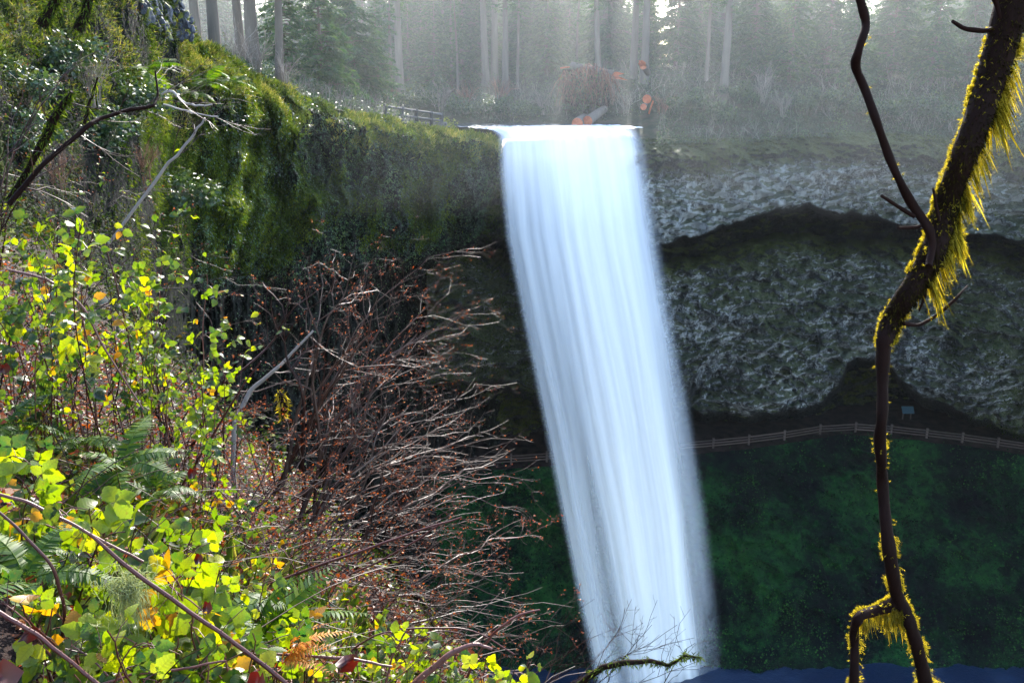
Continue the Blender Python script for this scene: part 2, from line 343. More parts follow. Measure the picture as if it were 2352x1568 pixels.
# ------------------------------------------------------------------ ray/world sheets
def grid_faces(nr, nc):
    i = np.arange(nr - 1)[:, None] * nc; j = np.arange(nc - 1)[None]
    return np.stack([i + j, i + nc + j, i + nc + j + 1, i + j + 1], -1).reshape(-1, 4)
def grid_normals(p):
    du = np.gradient(p, axis=1); dv = np.gradient(p, axis=0)
    return nrm(np.cross(dv, du))
def sheet(name, p, mat, tint=0.5, uv=None):
    mb = MB(); nr, nc = p.shape[:2]
    mb.add(p.reshape(-1, 3), grid_faces(nr, nc), tint if np.isscalar(tint) else np.asarray(tint).ravel(), None if uv is None else uv)
    return struct(name, mb, mat)

# --- left promontory -------------------------------------------------
CREST_L = [(-700, -330), (250, -260), (330, -150), (390, -40), (430, 45), (455, 92), (500, 108), (545, 145), (580, 170), (640, 192), (720, 228), (800, 255), (880, 272), (960, 288), (1020, 298), (1090, 306), (1148, 322)]
DTOP_L = [(-700, 21), (0, 30), (300, 38), (455, 47), (535, 50), (556, 50.5), (574, 57), (640, 61), (720, 66), (880, 76), (1020, 84), (1148, 90)]
DBOT_L = [(-700, 9), (0, 14), (300, 27), (455, 41), (535, 45.5), (556, 46.5), (574, 55), (640, 60), (720, 66), (880, 77), (1020, 86), (1148, 92)]
YB_L = [(-700, 640), (600, 650), (720, 630), (850, 602), (950, 580), (1060, 548), (1148, 515)]
def left_cliff():
    xs = np.arange(-700, 1150, 3.2); nr1, nr2 = 190, 110
    X = xs[None]
    wob = 10 * fbm(np.stack([xs / 34, xs * 0, xs * 0 + 3], -1), 3) * sstep(300, 480, xs)
    yc = lin(xs, CREST_L) + 0.6 * wob * (1 - sstep(900, 1000, xs)); yb = lin(xs, YB_L) + wob
    t1 = np.linspace(0, 1, nr1)[:, None]
    Y1 = yc[None] + t1 * (yb - yc)[None]
    sh = 26 * fbm(np.stack(np.broadcast_arrays(X / 160, Y1 / 75, 0 * Y1), -1), 3) + 60 * np.clip(t1 - 0.25, 0, 1) ** 1.2 * np.exp(-((X - 550) / 120.0) ** 2)
    sh = sh * sstep(380, 480, X) * (1 - sstep(900, 1000, X)) * sstep(0, 0.06, t1)
    D1 = lin(X + sh, DTOP_L) * (1 - t1) + lin(X + sh, DBOT_L) * t1
    # crest rounds back, face bellies out a little
    D1 = D1 + 2.6 * (1 - sstep(0, 0.10, t1)) - 1.4 * np.sin(t1 * math.pi) * sstep(430, 600, xs)[None]
    t2 = np.linspace(0, 1, nr2)[1:, None]
    rec = 14 * sstep(690, 930, xs)[None]
    Y2 = yb[None] + (t2 ** 1.6) * 900
    D2 = D1[-1:] + rec * sstep(0, 0.22, t2) * (1 - 0.9 * sstep(0.45, 1, t2)) - 3 * t2 * (1 - sstep(600, 900, xs))[None]
    Yv = np.concatenate([Y1, Y2]); Dv = np.concatenate([D1, D2]); Xv = np.broadcast_to(X, Yv.shape)
    p = P(Xv, Yv, Dv)
    tt = np.concatenate([np.broadcast_to(t1, Y1.shape), 1 + np.broadcast_to(t2, Y2.shape)])
    lum = fbm(p * [0.32, 0.32, 0.22], 3); fine = fbm(p * [1.3, 1.3, 0.8], 3)
    sc = np.clip(Dv / 50, 0.35, 1.3)
    amp = np.minimum(1, 0.25 + tt * 8)
    lob = 1 - np.abs(fbm(p * [0.55, 0.55, 0.38] + 13, 2)); disp = (lum * 2.0 + np.abs(fine) * 1.4 + lob * 1.6 - 1.6) * sc * amp
    hill = 1 - sstep(380, 470, Xv)
    p = P(Xv, Yv, Dv - disp * (1 - 0.85 * hill)); p[..., 2] += disp * hill * 0.5
    # back of the crest
    rad = nrm(p[0] * [1, 1, 0]); back = [p[0] + rad * 3.0 * k - [0, 0, 0.22 * k * k] for k in (4, 3, 2, 1)]
    p = np.concatenate([np.stack(back), p]); tt = np.concatenate([np.zeros((4, len(xs))), tt])
    xv = np.broadcast_to(xs, tt.shape)
    n2 = fbm(p * [0.25, 0.25, 0.2] + 9, 3)
    buttress = np.exp(-((xv - 520) / 90.0) ** 2) * 0.42 + np.exp(-((xv - 640) / 70.0) ** 2) * 0.30 + np.exp(-((xv - 985) / 60.0) ** 2) * 0.30 + np.exp(-((xv - 860) / 160.0) ** 2) * 0.13 + np.exp(-((xv - 440) / 90.0) ** 2) * 0.2 * (tt < 0.2)
    tint = 0.22 + 0.16 * (1 - sstep(400, 470, xv)) + buttress + 0.35 * n2 + 0.35 * (1 - sstep(0, 0.12, tt)) - 0.5 * sstep(0.9, 1.1, tt)
    o = sheet('cliff', p, MAT['mossrock'], np.clip(tint, 0, 1))
    nr = grid_normals(p)
    return p, nr, tt, xv, tint
LP, LN, LT, LX, LTINT = left_cliff()

# --- back wall of the hollow and right cliff -------------------------
CREST_R = [(980, 400), (1130, 400), (1160, 330), (1478, 318), (1600, 320), (1800, 312), (1900, 305), (2050, 305), (2200, 318), (2352, 330), (2900, 330)]
DRIM_R = [(980, 92), (1145, 92.5), (1478, 96), (1700, 99), (2000, 100), (2352, 96), (2900, 78)]
YO = [(980, 560), (1145, 545), (1300, 570), (1500, 566), (1560, 556), (1640, 535), (1720, 500), (1790, 482), (1860, 478), (1950, 492), (2060, 515), (2130, 528), (2240, 545), (2352, 552), (2900, 570)]
YC = [(980, 880), (1145, 880), (1300, 940), (1500, 955), (1600, 950), (1700, 960), (1800, 950), (1880, 935), (1925, 895), (1945, 835), (2000, 826), (2040, 832), (2068, 888), (2150, 928), (2230, 962), (2300, 988), (2352, 1000), (2500, 1030), (2900, 1060)]
FENCE = [(700, 1118), (1000, 1083), (1100, 1075), (1230, 1067), (1600, 1037), (1700, 1028), (1800, 1015), (1930, 993), (2050, 1001), (2200, 1018), (2352, 1040), (2600, 1078), (2900, 1120)]
ZPATH = -41.3
def fence_d(x):
    y = lin(x, FENCE); v = (784 - y) / FPX
    return ZPATH * (v * SP + CP) / (v * CP - SP)
def back_wall():
    xs = np.arange(980, 2900, 3.4); ys = np.linspace(0, 1, 300)
    w1 = 16 * fbm(np.stack([xs / 70, xs * 0, xs * 0 + 7], -1), 4); w2 = 14 * fbm(np.stack([xs / 50, xs * 0, xs * 0 + 19], -1), 4)
    yc = lin(xs, CREST_R); yo = lin(xs, YO) + w1; y3 = lin(xs, YC) + w2 * 0.7; yf = lin(xs, FENCE) + 14
    yf = np.maximum(yf, y3 + 20)
    Y = yc[None] + ys[:, None] * (yf - yc)[None]
    Xv = np.broadcast_to(xs, Y.shape)
    D = np.broadcast_to(lin(xs, DRIM_R), Y.shape).copy()
    band = (Y - yc[None]) / (yo - yc)[None]
    D += 2.0 * (1 - sstep(0, 0.22, band)) - 1.3 * np.sin(np.clip(band, 0, 1) * math.pi)
    rec_h = (44 + 34 * np.exp(-((xs - 1850) / 150.0) ** 2) + 8 * np.sin(xs / 60))[None]
    r = (Y - yo[None]) / rec_h
    deep = (8.0 + 2.0 * np.exp(-((xs - 1850) / 160.0) ** 2))[None]
    D += deep * sstep(-0.06, 0.12, r)
    lay = np.clip((Y - yo[None] - rec_h) / (y3 - yo - rec_h[0])[None], 0, 1.3)
    D -= (deep - 1.0) * (0.62 * sstep(0.82, 1.06, r) + 0.38 * sstep(0.0, 0.55, lay))
    # the rounded boss left of the cave mouth and the hollow left of it
    bx, by = 1800, 880
    q = ((Xv - bx) / 150.0) ** 2 + ((Y - by) / 90.0) ** 2
    D -= 2.6 * np.sqrt(np.clip(1 - q, 0, 1)) * sstep(0.5, 1.0, lay)
    q = ((Xv - 1640 + 0.5 * (Y - 880)) / 45.0) ** 2 + ((Y - 870) / 85.0) ** 2
    D += 3.5 * np.exp(-q)
    q = ((Xv - 2270) / 120.0) ** 2 + ((Y - 830) / 120.0) ** 2
    D -= 2.4 * np.exp(-q)
    q = ((Xv - 2180) / 26.0) ** 2 + ((Y - 790) / 30.0) ** 2
    D += 2.2 * np.exp(-q)
    cave = (9 + 6 * np.exp(-((xs - 2050) / 170.0) ** 2))[None]
    D += cave * sstep(-8, 16, Y - y3[None])
    D = np.minimum(D, np.maximum(fence_d(xs)[None] + 13, D * 0 + 104))
    p = P(Xv, Y, D)
    n1 = fbm(p * 0.22, 3); n2 = ridged(p * [0.42, 0.42, 0.7] + 4, 5, 0.55); n3 = fbm(p * 1.7, 3)
    ws = p[..., 2] * -0.26 + 1.5 * fbm(p * 0.07 + 11, 3) + 0.35 * fbm(p * 0.4, 2); s1 = ws - np.floor(ws); s1 = s1 * (1 - sstep(0.86, 1, s1))
    ws = p[..., 2] * -0.75 + 1.3 * fbm(p * 0.16 + 21, 3) + 0.2 * p[..., 0]; s2 = ws - np.floor(ws); s2 = s2 * (1 - sstep(0.82, 1, s2))
    low = sstep(0.15, 0.5, lay)
    n1 = n1 + (s1 - 0.4) * (0.35 + 0.85 * low) + (s2 - 0.4) * 0.40
    disp = n1 * 1.3 + (n2 - 0.5) * 0.95 + n3 * 0.40
    disp *= 0.5 + 0.5 * sstep(0, 0.15, band)
    p = P(Xv, Y, D - disp)
    back = [p[0] + np.array([0, 3.0 * k, -0.1 * k]) for k in (3, 2, 1)]
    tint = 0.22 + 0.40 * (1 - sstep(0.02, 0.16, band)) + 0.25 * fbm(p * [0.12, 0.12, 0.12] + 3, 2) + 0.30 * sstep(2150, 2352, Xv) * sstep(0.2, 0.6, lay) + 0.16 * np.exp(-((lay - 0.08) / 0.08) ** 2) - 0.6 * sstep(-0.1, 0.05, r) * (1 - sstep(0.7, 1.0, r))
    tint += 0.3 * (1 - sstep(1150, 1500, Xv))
    lich_light = 1.12 * sstep(0.22, 0.5, band) * (1 - sstep(-0.15, 0.0, r)) * sstep(1400, 1500, Xv) + 0.66 * sstep(0.02, 0.12, lay) * (1 - sstep(0.95, 1.02, lay)) + 0.15 - 0.15 * sstep(-0.05, 0.05, r) * (1 - sstep(0.8, 1.0, r))  # pale flecks and painted shine on the bands, painted shade in the recess
    lich_light *= 1 - sstep(-14, 6, Y - y3[None]) * 0.9  # cave rock darkened too, its shade put into the colour
    lich_light *= 0.75 + 0.25 * sstep(1150, 1450, Xv)
    p = np.concatenate([np.stack(back), p]); tint = np.concatenate([np.full((3, len(xs)), 0.7), tint])
    lich_light = np.concatenate([np.zeros((3, len(xs))), lich_light]); uv = np.stack([lich_light, lich_light * 0], -1).reshape(-1, 2)
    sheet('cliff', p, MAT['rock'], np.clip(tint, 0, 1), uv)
    return p, grid_normals(p), tint
RP, RN, RT = back_wall()

# --- trail ledge, green slope, pool ----------------------------------
def lower_ground():
    xs = np.arange(620, 2900, 6.0); fd = fence_d(xs)
    e = P(xs, lin(xs, FENCE), fd)
    dirn = nrm(np.stack([e[:, 0] * 0.35, e[:, 1] * 0 + 60, e[:, 2] * 0], -1))
    rows = [e + dirn * k + np.array([0, 0, 0.02 * fb]) for fb, k in enumerate(np.linspace(-0.6, 17, 12))]
    p = np.stack(rows); p[..., 2] += 0.10 * fbm(p * 0.6, 2)
    sheet('path', p, MAT['trail'])
    xs = np.arange(560, 2950, 5.0); fd = fence_d(xs)
    e = P(xs, lin(xs, FENCE), fd)
    t = np.linspace(0, 1, 190)[:, None]
    yb = 1550 + 14 * fbm(np.stack([xs / 90, xs * 0, xs * 0], -1), 3); b = P(xs, yb, 0 * xs + 1); k = -61.0 / b[:, 2]; b = b * k[:, None]
    p = e[None] * (1 - t[..., None]) + b[None] * t[..., None]
    p[..., 2] += -0.05 + (2.6 * np.sin(t * math.pi) * (0.4 + 0.6 * np.sin(xs / 140 + 1)[None])) * 0.9
    n = fbm(p * 0.16 + 2, 4); n2 = ridged(p * 0.33 + 8, 4); n3 = fbm(p * 1.1, 3)
    p = p + np.stack([0 * n, -1, 0.6][0:1] * 0 + [0 * n, -(n * 2.2 + (n2 - .4) * 1.5 + n3 * 0.6) * np.minimum(1, t * 9) * (1 - 0.85 * sstep(0.75, 1, t)), 0 * n], -1)
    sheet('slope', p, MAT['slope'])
    # pool
    mb = MB(); xx = np.linspace(-45, 110, 60); yy = np.linspace(25, 110, 60)
    g = np.stack(np.meshgrid(xx, yy), -1); g = np.concatenate([g, np.full(g.shape[:2] + (1,), -60.3)], -1)
    sheet('pool', g[::-1], MAT['pool'])
    return p, grid_normals(p)
SPT, SN = lower_ground()

# --- top terrain ------------------------------------------------------
RIM = [(-900, 18, 0), (455, 50, 100), (560, 53, 155), (580, 59, 172), (720, 67.5, 232), (880, 77.5, 276), (1020, 86, 301), (1148, 91.5, 324), (1300, 92.5, 322), (1478, 96.5, 320), (1700, 99.5, 318), (2000, 101, 307), (2352, 97, 332), (2950, 80, 332)]
_cp = []
for x, d, y in RIM[1:]: _cp.append(P(x, y, d + 1.0) - [0, 0, 0.35])
for x, y, d in [(480, 95, 62), (600, 165, 75), (700, 230, 80), (800, 258, 90), (930, 272, 95), (600, 120, 110), (800, 190, 125), (950, 215, 125), (1100, 240, 115), (1250, 245, 112), (1350, 215, 112), (1450, 190, 113), (1300, 160, 128), (1600, 215, 110), (1700, 215, 110), (1850, 200, 112), (2000, 190, 113), (2150, 210, 110), (2352, 225, 108), (2700, 220, 95), (1000, 288, 100), (1200, 280, 107.5), (1400, 278, 106.5)]:
    _cp.append(P(x, y, d))
for x in (-400, 200, 700, 1200, 1700, 2200, 2900):
    _cp.append(P(x, 165, 150)); _cp.append(P(x, 150, 235))
_cp = np.array(_cp)
_K = np.linalg.norm(_cp[:, None, :2] - _cp[None, :, :2], axis=-1)
_W = np.linalg.solve(np.block([[_K + 0.02 * np.eye(len(_cp)), np.ones((len(_cp), 1))], [np.ones((1, len(_cp))), np.zeros((1, 1))]]), np.concatenate([_cp[:, 2], [0]]))
ZRIVER = -4.72
def ztop(X, Y):
    X = np.asarray(X, float); Y = np.asarray(Y, float)
    q = np.stack([X, Y], -1)
    k = np.linalg.norm(q[..., None, :] - _cp[:, :2], axis=-1)
    z = k @ _W[:-1] + _W[-1]
    px = 1176 + X / Y * 1.03 * FPX
    inr = sstep(900, 1010, px) * (1 - sstep(-14, 12, px - np.interp(Y, [95.5, 106], [1482, 1335]))) * (1 - sstep(103.5, 107, Y)) * sstep(80, 84, Y)
    return np.where(inr > 0, z * (1 - inr) + (ZRIVER - 0.9) * inr, z)
def top_terrain():
    xs = np.arange(440, 2950, 7.0); k = np.linspace(0, 1, 110)[:, None] ** 1.6
    rd = np.interp(xs, [a[0] for a in RIM], [a[1] for a in RIM]) ; ry = np.interp(xs, [a[0] for a in RIM], [a[2] for a in RIM])
    d = rd[None] + 0.5 + k * (245 - rd[None])
    v = (784 - ry) / FPX; ax = ((xs - 1176) / FPX / (v * SP + CP))[None]
    X = ax * d; z = ztop(X, d)
    p = np.stack([X, d, z], -1)
    px = 1176 + X / d * 1.03 * FPX
    land = 1 - sstep(1000, 1020, px) * (1 - sstep(-14, 12, px - np.interp(d, [95.5, 106], [1482, 1335]))) * (1 - sstep(103, 107, d))
    p[..., 2] += 0.35 * fbm(p * 0.4, 3) * land * np.minimum(1, k * 20)
    sheet('forest_floor', p[::-1], MAT['floor'])
top_terrain()

# --- river above the lip ---------------------------------------------
def river():
    L = P(1148, 318, 93.6); Rr = P(1474, 312, 98.6)
    rows = []
    for k in np.linspace(0, 1, 40):
        dd = k * 14
        a = np.array([L[0] - 0.75 * dd, L[1] + dd, ZRIVER]); b = np.array([Rr[0] + 0.3 - 0.40 * dd, Rr[1] + dd * 0.8, ZRIVER])
        rows.append(a + np.linspace(0, 1, 90)[:, None] * (b - a))
    p = np.stack(rows); p[..., 2] += 0.10 * fbm(p * [0.8, 1.8, 0], 3)
    near = 1 - np.linspace(0, 1, 40)[:, None] + np.zeros((1, 90)); p[..., 2] -= 0.10 * near ** 3
    sheet('river', p[::-1], MAT['river'], (near ** 1.3 * 0.9)[::-1])
river()

# --- the waterfall ----------------------------------------------------
FALL_L = [(296, 1138), (320, 1140), (400, 1141), (540, 1154), (760, 1198), (980, 1242), (1180, 1280), (1400, 1324), (1568, 1360), (1700, 1392)]
FALL_R = [(296, 1479), (320, 1487), (400, 1501), (540, 1523), (760, 1561), (980, 1601), (1180, 1633), (1400, 1656), (1568, 1671), (1700, 1683)]
def waterfall():
    root = thing('waterfall', 'tall white silky waterfall plunging from the rock lip into the pool', 'waterfall', P(1310, 310, 92))
    base = np.array(root.location)
    for li, (off, shrink, al, name) in enumerate([(0.0, 0.0, 0.86, 'water_sheet'), (0.9, 0.012, 0.8, 'water_sheet'), (1.9, 0.03, 0.9, 'water_sheet')]):
        nc = 120; us = np.linspace(0, 1, nc)
        ys = np.concatenate([np.linspace(300, 345, 14)[:-1], np.linspace(345, 1700, 110)])
        l = np.array([lin(y, FALL_L) for y in ys]); r = np.array([lin(y, FALL_R) for y in ys])
        w = r - l; l = l + w * shrink; r = r - w * shrink
        Xp = l[:, None] + us[None] * (r - l)[:, None]
        Yp = np.broadcast_to(ys[:, None], Xp.shape) + (14 - 10 * us[None] + 9 * sstep(0.86, 1, us)[None]) * np.exp(-(ys[:, None] - 300) / 60)
        # thrown outwards as it drops
        tt = (ys - 300) / 1270.0
        lipd = 90.2 + (95.6 - 90.2) * us
        bulge = 0.8 * np.sin(us * math.pi)
        D = lipd[None] - (11.5 * np.sqrt(np.clip(tt, 0, 2)))[:, None] - bulge[None] * np.minimum(1, tt * 6)[:, None] + off
        rip = 0.35 * pnoise(np.stack([us * 14, us * 0 + li * 5, us * 0], -1))[None] * np.minimum(1, tt * 5)[:, None]
        p = P(Xp, Yp, D + rip)
        # roll over the lip: rows behind the edge lie on the river
        k = np.linspace(1, 0, 16)[:-1]
        e = p[0]; zt = ZRIVER + 0.10 - off * 0.06
        back = [np.stack([e[:, 0] - 3.0 * q * (1 - us) - 2.0 * q * us, e[:, 1] + 7.5 * q, e[:, 2] + (zt - e[:, 2]) * min(1, 2.6 * q) ** 0.6], -1) for q in k]
        back = np.stack(back)
        back[..., 2] += 0.06 * fbm(back * [1.2, 2, 0], 2)
        p2 = np.concatenate([back, p])
        vv = np.concatenate([-0.2 * k, tt]); 
        uv = np.stack(np.broadcast_arrays(us[None] + li * 0.37 * 0, vv[:, None] * 3 + li * 35), -1)
        al_t = np.concatenate([al * sstep(0, 0.8, 1 - k), np.full(len(ys), al)])[:, None] * np.ones((1, nc))
        al_t = al_t * (1 - 0.10 * np.concatenate([k * 0, np.clip(tt, 0, 1)]))[:, None]
        mb = MB(); mb.add(p2.reshape(-1, 3), grid_faces(*p2.shape[:2]), al_t.ravel(), uv.reshape(-1, 2))
        mb.build(name, MAT['fall'], root, loc=base)
waterfall()

# --- near bank --------------------------------------------------------
def zbank(X, Y):
    X = np.asarray(X, float); Y = np.asarray(Y, float)
    z = -1.77 - 0.69 * X - 0.445 * Y
    z = np.where(Y < 0, -1.77 - 0.69 * X, z)
    e = X - (0.75 - 0.28 * np.clip(Y - 3, 0, 3) - 0.62 * np.maximum(Y - 6, 0))
    return z - 1.9 * np.log1p(np.exp(np.clip(e * 3, -30, 30))) / 3
def near_bank():
    xx = np.arange(-17, 9, 0.13); yy = np.arange(-4, 31, 0.13)
    g = np.stack(np.meshgrid(xx, yy), -1); z = zbank(g[..., 0], g[..., 1])
    p = np.concatenate([g, z[..., None]], -1); p[..., 2] += 0.14 * fbm(p * 1.1, 4)
    sheet('bank', p[::-1], MAT['soil'])
near_bank()
# ------------------------------------------------------------------ plant building
def to_px(p):
    p = np.asarray(p, float); f = p[..., 1] * CP - p[..., 2] * SP; u = p[..., 1] * SP + p[..., 2] * CP
    return 1176 + FPX * p[..., 0] / f, 784 - FPX * u / f
def basis(xd, nd):
    """column basis from leaf directions and approximate leaf normals"""
    x = nrm(xd); y = nrm(np.cross(nd, x)); z = np.cross(x, y)
    return np.stack([x, y, z], -1)
def rvec(n): return nrm(rng.normal(size=(n, 3)))
KITE_V = np.array([[0, 0, 0], [.45, .40, .09], [1, 0, -.05], [.45, -.40, .09]])
KITE_F = np.array([[0, 2, 1], [0, 3, 2]])
BLADE_V = np.array([[0, -.06, 0], [0, .06, 0], [.5, .05, .10], [.5, -.05, .10], [1, 0, -.06]])
def leaflet(n=8):
    u = np.linspace(0, 1, n + 1); w = 0.40 * np.sin(math.pi * np.clip(u, 0, 1) ** 0.78) ** 0.85
    w = w * (1 + 0.10 * np.where(np.arange(n + 1) % 2, 1, -1)); w[0] = 0.02; w[-1] = 0.0
    z = 0.10 * u - 0.28 * u ** 2
    v = np.concatenate([np.stack([u, 0 * u, z], -1), np.stack([u, w, z + 0.22 * w], -1), np.stack([u, -w, z + 0.22 * w], -1)])
    k = np.arange(n); m = n + 1
    f = np.concatenate([np.stack([k, k + 1, k + 1 + m, k + m], -1), np.stack([k + 1, k, k + 2 * m, k + 1 + 2 * m], -1)])
    uv = np.concatenate([np.stack([u, 0 * u], -1), np.stack([u, w], -1), np.stack([u, -w], -1)])
    return v, f, uv
LEAF_V, LEAF_F, LEAF_UV = leaflet()

def bez(a, c, b, n=10):
    t = np.linspace(0, 1, n)[:, None]; a, b, c = map(np.asarray, (a, b, c))
    return a * (1 - t) ** 2 + 2 * c * t * (1 - t) + b * t ** 2
def wob(pts, amp, freq=2.0):
    pts = np.asarray(pts, float); o = rng.random(3) * 50
    L = np.linspace(0, 1, len(pts))
    q = np.stack([L * freq + o[0], L * 0 + o[1], L * 0 + o[2]], -1)
    n = np.stack([fbm(q, 2), fbm(q + 9.1, 2), fbm(q + 23.7, 2)], -1)
    n[0] *= 0
    return pts + amp * n * sstep(0, 0.3, L)[:, None]
def grow(mb, pts, r0, r1, lvl, n_child, bias, ang=(0.4, 0.95), lf=(0.3, 0.62), rec=None, k=3, tint=None, kink=0.06):
    """a twig along pts with side twigs; bias pulls the side twigs one way; rec collects tips and nodes"""
    pts = np.asarray(pts, float); n = len(pts)
    L = np.linalg.norm(np.diff(pts, axis=0), axis=1).sum()
    tn = rng.random() if tint is None else np.clip(tint + rng.normal() * 0.15, 0, 1)
    mb.tube(pts, np.linspace(r0, r1, n), k if lvl < 2 else 3, tn, cap=False)
    if rec is not None: rec.append((pts, lvl))
    if lvl <= 0: return
    tan = np.gradient(pts, axis=0)
    for f in np.sort(rng.uniform(0.18, 0.97, n_child)):
        i = min(int(f * (n - 1)), n - 2); s = pts[i] + (f * (n - 1) - i) * (pts[i + 1] - pts[i])
        t = nrm(tan[i]); a = rng.uniform(*ang)
        side = nrm(np.cross(t, rng.normal(size=3)))
        d = nrm(t * math.cos(a) + side * math.sin(a) + np.asarray(bias) * 0.35)
        l = L * rng.uniform(*lf) * (1 - 0.45 * f)
        m = max(4, int(4 + l * 3) if l < 3 else 10)
        e = s + d * l; c = s + d * l * 0.5 + rng.normal(size=3) * l * 0.10
        e = e + np.asarray(bias) * l * 0.25
        grow(mb, wob(bez(s, c, e, m), l * kink), max(r1, (r0 + (r1 - r0) * f) * 0.62), r1 * 0.75, lvl - 1, max(1, int(n_child * 0.55)), bias, ang, lf, rec, k, tn, kink)

# ------------------------------------------------------------------ conifers
def conifer(seed, h, r0, start, blen, nb, sag=0.30, dead=0):
    global rng
    keep = rng; rng = np.random.default_rng(seed)
    tk, cr = MB(), MB()
    z = np.linspace(-0.8, h, 14); bend = rng.normal(size=2) * 0.012 * h
    tp = np.stack([bend[0] * (z / h) ** 2 + 0.04 * np.sin(z * 0.6), bend[1] * (z / h) ** 2, z], -1)
    rr = r0 * (1 - 0.85 * np.clip(z / h, 0, 1)); rr[0] *= 1.35; rr[1] *= 1.08
    tk.tube(tp, rr, 10, 0.45)
    X, N, T, S = [], [], [], []
    for b in range(nb):
        q = (b + rng.random()) / nb; zb = start + (h - start) * q ** 1.05
        ln = blen * (1 - 0.93 * q) ** 0.8 * rng.uniform(0.55, 1.12) * min(1, 0.55 + q * 4)
        az = rng.uniform(0, 2 * math.pi); o = np.array([math.cos(az), math.sin(az), 0])
        c0 = np.array([np.interp(zb, z, tp[:, 0]), np.interp(zb, z, tp[:, 1]), zb])
        sg = sag * rng.uniform(0.5, 1.5)
        s = np.linspace(0, 1, 7)[:, None]
        ax = c0 + o * ln * s + np.array([0, 0, 1]) * ln * (0.14 * s - sg * s ** 2)
        tk.tube(ax, np.linspace(0.03 + 0.008 * ln, 0.006, 7), 3, 0.3, cap=False)
        m = max(5, int(ln * 7)); f = np.sort(rng.uniform(0.12, 1, m)); sd = np.where(np.arange(m) % 2, 1, -1)
        pos = np.stack([np.interp(f, s[:, 0], ax[:, k]) for k in range(3)], -1)
        per = np.array([-o[1], o[0], 0])
        d = o * 0.75 + per * sd[:, None] * rng.uniform(0.5, 1.1, m)[:, None]; d[:, 2] = -rng.uniform(0.05, 0.75, m) - sg * f
        ll = (0.16 + 0.42 * ln * (1 - f) ** 0.7 * 0.55 + 0.10) * rng.uniform(0.7, 1.3, m)
        X.append(nrm(d) * ll[:, None]); T.append(pos); N.append(np.array([0, 0, 1.0]) + rng.normal(size=(m, 3)) * 0.45)
    X = np.concatenate(X); T = np.concatenate(T); N = np.concatenate(N)
    M = basis(X, N); ln = np.linalg.norm(X, axis=1)
    M = M * np.stack([ln, np.minimum(ln * 0.55, 0.24), ln], -1)[:, None, :]
    tn = np.clip(rng.random(len(T)) * 0.75 + 0.25 * rng.random(), 0, 1)
    cr.inst(KITE_V, KITE_F, M, T, tn)
    # two side shoots on each spray
    for sgn in (1, -1):
        X2 = X * 0.55 + np.cross(N, X) * 0.38 * sgn; T2 = T + X * 0.38
        l2 = np.linalg.norm(X2, axis=1); M2 = basis(X2, N) * np.stack([l2, np.minimum(l2 * 0.5, 0.16), l2], -1)[:, None, :]
        cr.inst(KITE_V, KITE_F, M2, T2, tn)
    for _ in range(dead):
        zb = rng.uniform(1.5, start + 2); az = rng.uniform(0, 6.28); o = np.array([math.cos(az), math.sin(az), -0.2]); l = rng.uniform(0.4, 1.6)
        tk.tube(np.array([[0, 0, zb], [0, 0, zb]]) + np.array([[0, 0, 0], o * l]), [0.025, 0.008], 3, 0.6, cap=False)
    rng = keep
    return tk, cr
def gx(x, d): return (x - 1176) / FPX * 1.03 * d
def stand(x, d):
    X = gx(x, d); return np.array([X, d, float(ztop(np.array([X]), np.array([d]))[0])])

TREE = {}
for nm, a in dict(
    tall=(1, 27, 0.52, 9.5, 3.0, 70, 0.32, 10), tall2=(2, 28, 0.52, 11, 2.8, 64, 0.35, 12), slim=(3, 22, 0.24, 8, 2.2, 60, 0.3, 8),
    hem=(4, 14.5, 0.20, 0.5, 4.6, 190, 0.34), hem2=(5, 12, 0.15, 0.3, 4.0, 160, 0.30), young=(6, 5.2, 0.07, 0.2, 2.3, 90, 0.22), wide=(7, 16, 0.27, 0.7, 5.8, 240, 0.36), wide2=(8, 17, 0.30, 1.0, 5.4, 220, 0.42)).items():
    tk, cr = conifer(*a); TREE[nm] = (tk.mesh('trunk', MAT['trunk']), cr.mesh('crown', MAT['fir'], False))
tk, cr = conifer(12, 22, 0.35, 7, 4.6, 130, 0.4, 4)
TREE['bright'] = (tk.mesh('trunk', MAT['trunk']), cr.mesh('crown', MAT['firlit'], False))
def tree(kind, x, d, label, sc=1.0, lean=(0, 0), group='conifers of the forest above the falls', name='conifer_tree'):
    t = thing(name, label, 'tree', stand(x, d) - np.array([0, 0, 0.1]), group, rng.uniform(0, 6.28), sc)
    e = t.rotation_euler; t.rotation_euler = (lean[1], lean[0], e[2]) if not any(lean) else (0, lean[0], 0)
    place('trunk', TREE[kind][0], t); place('crown', TREE[kind][1], t)
    return t
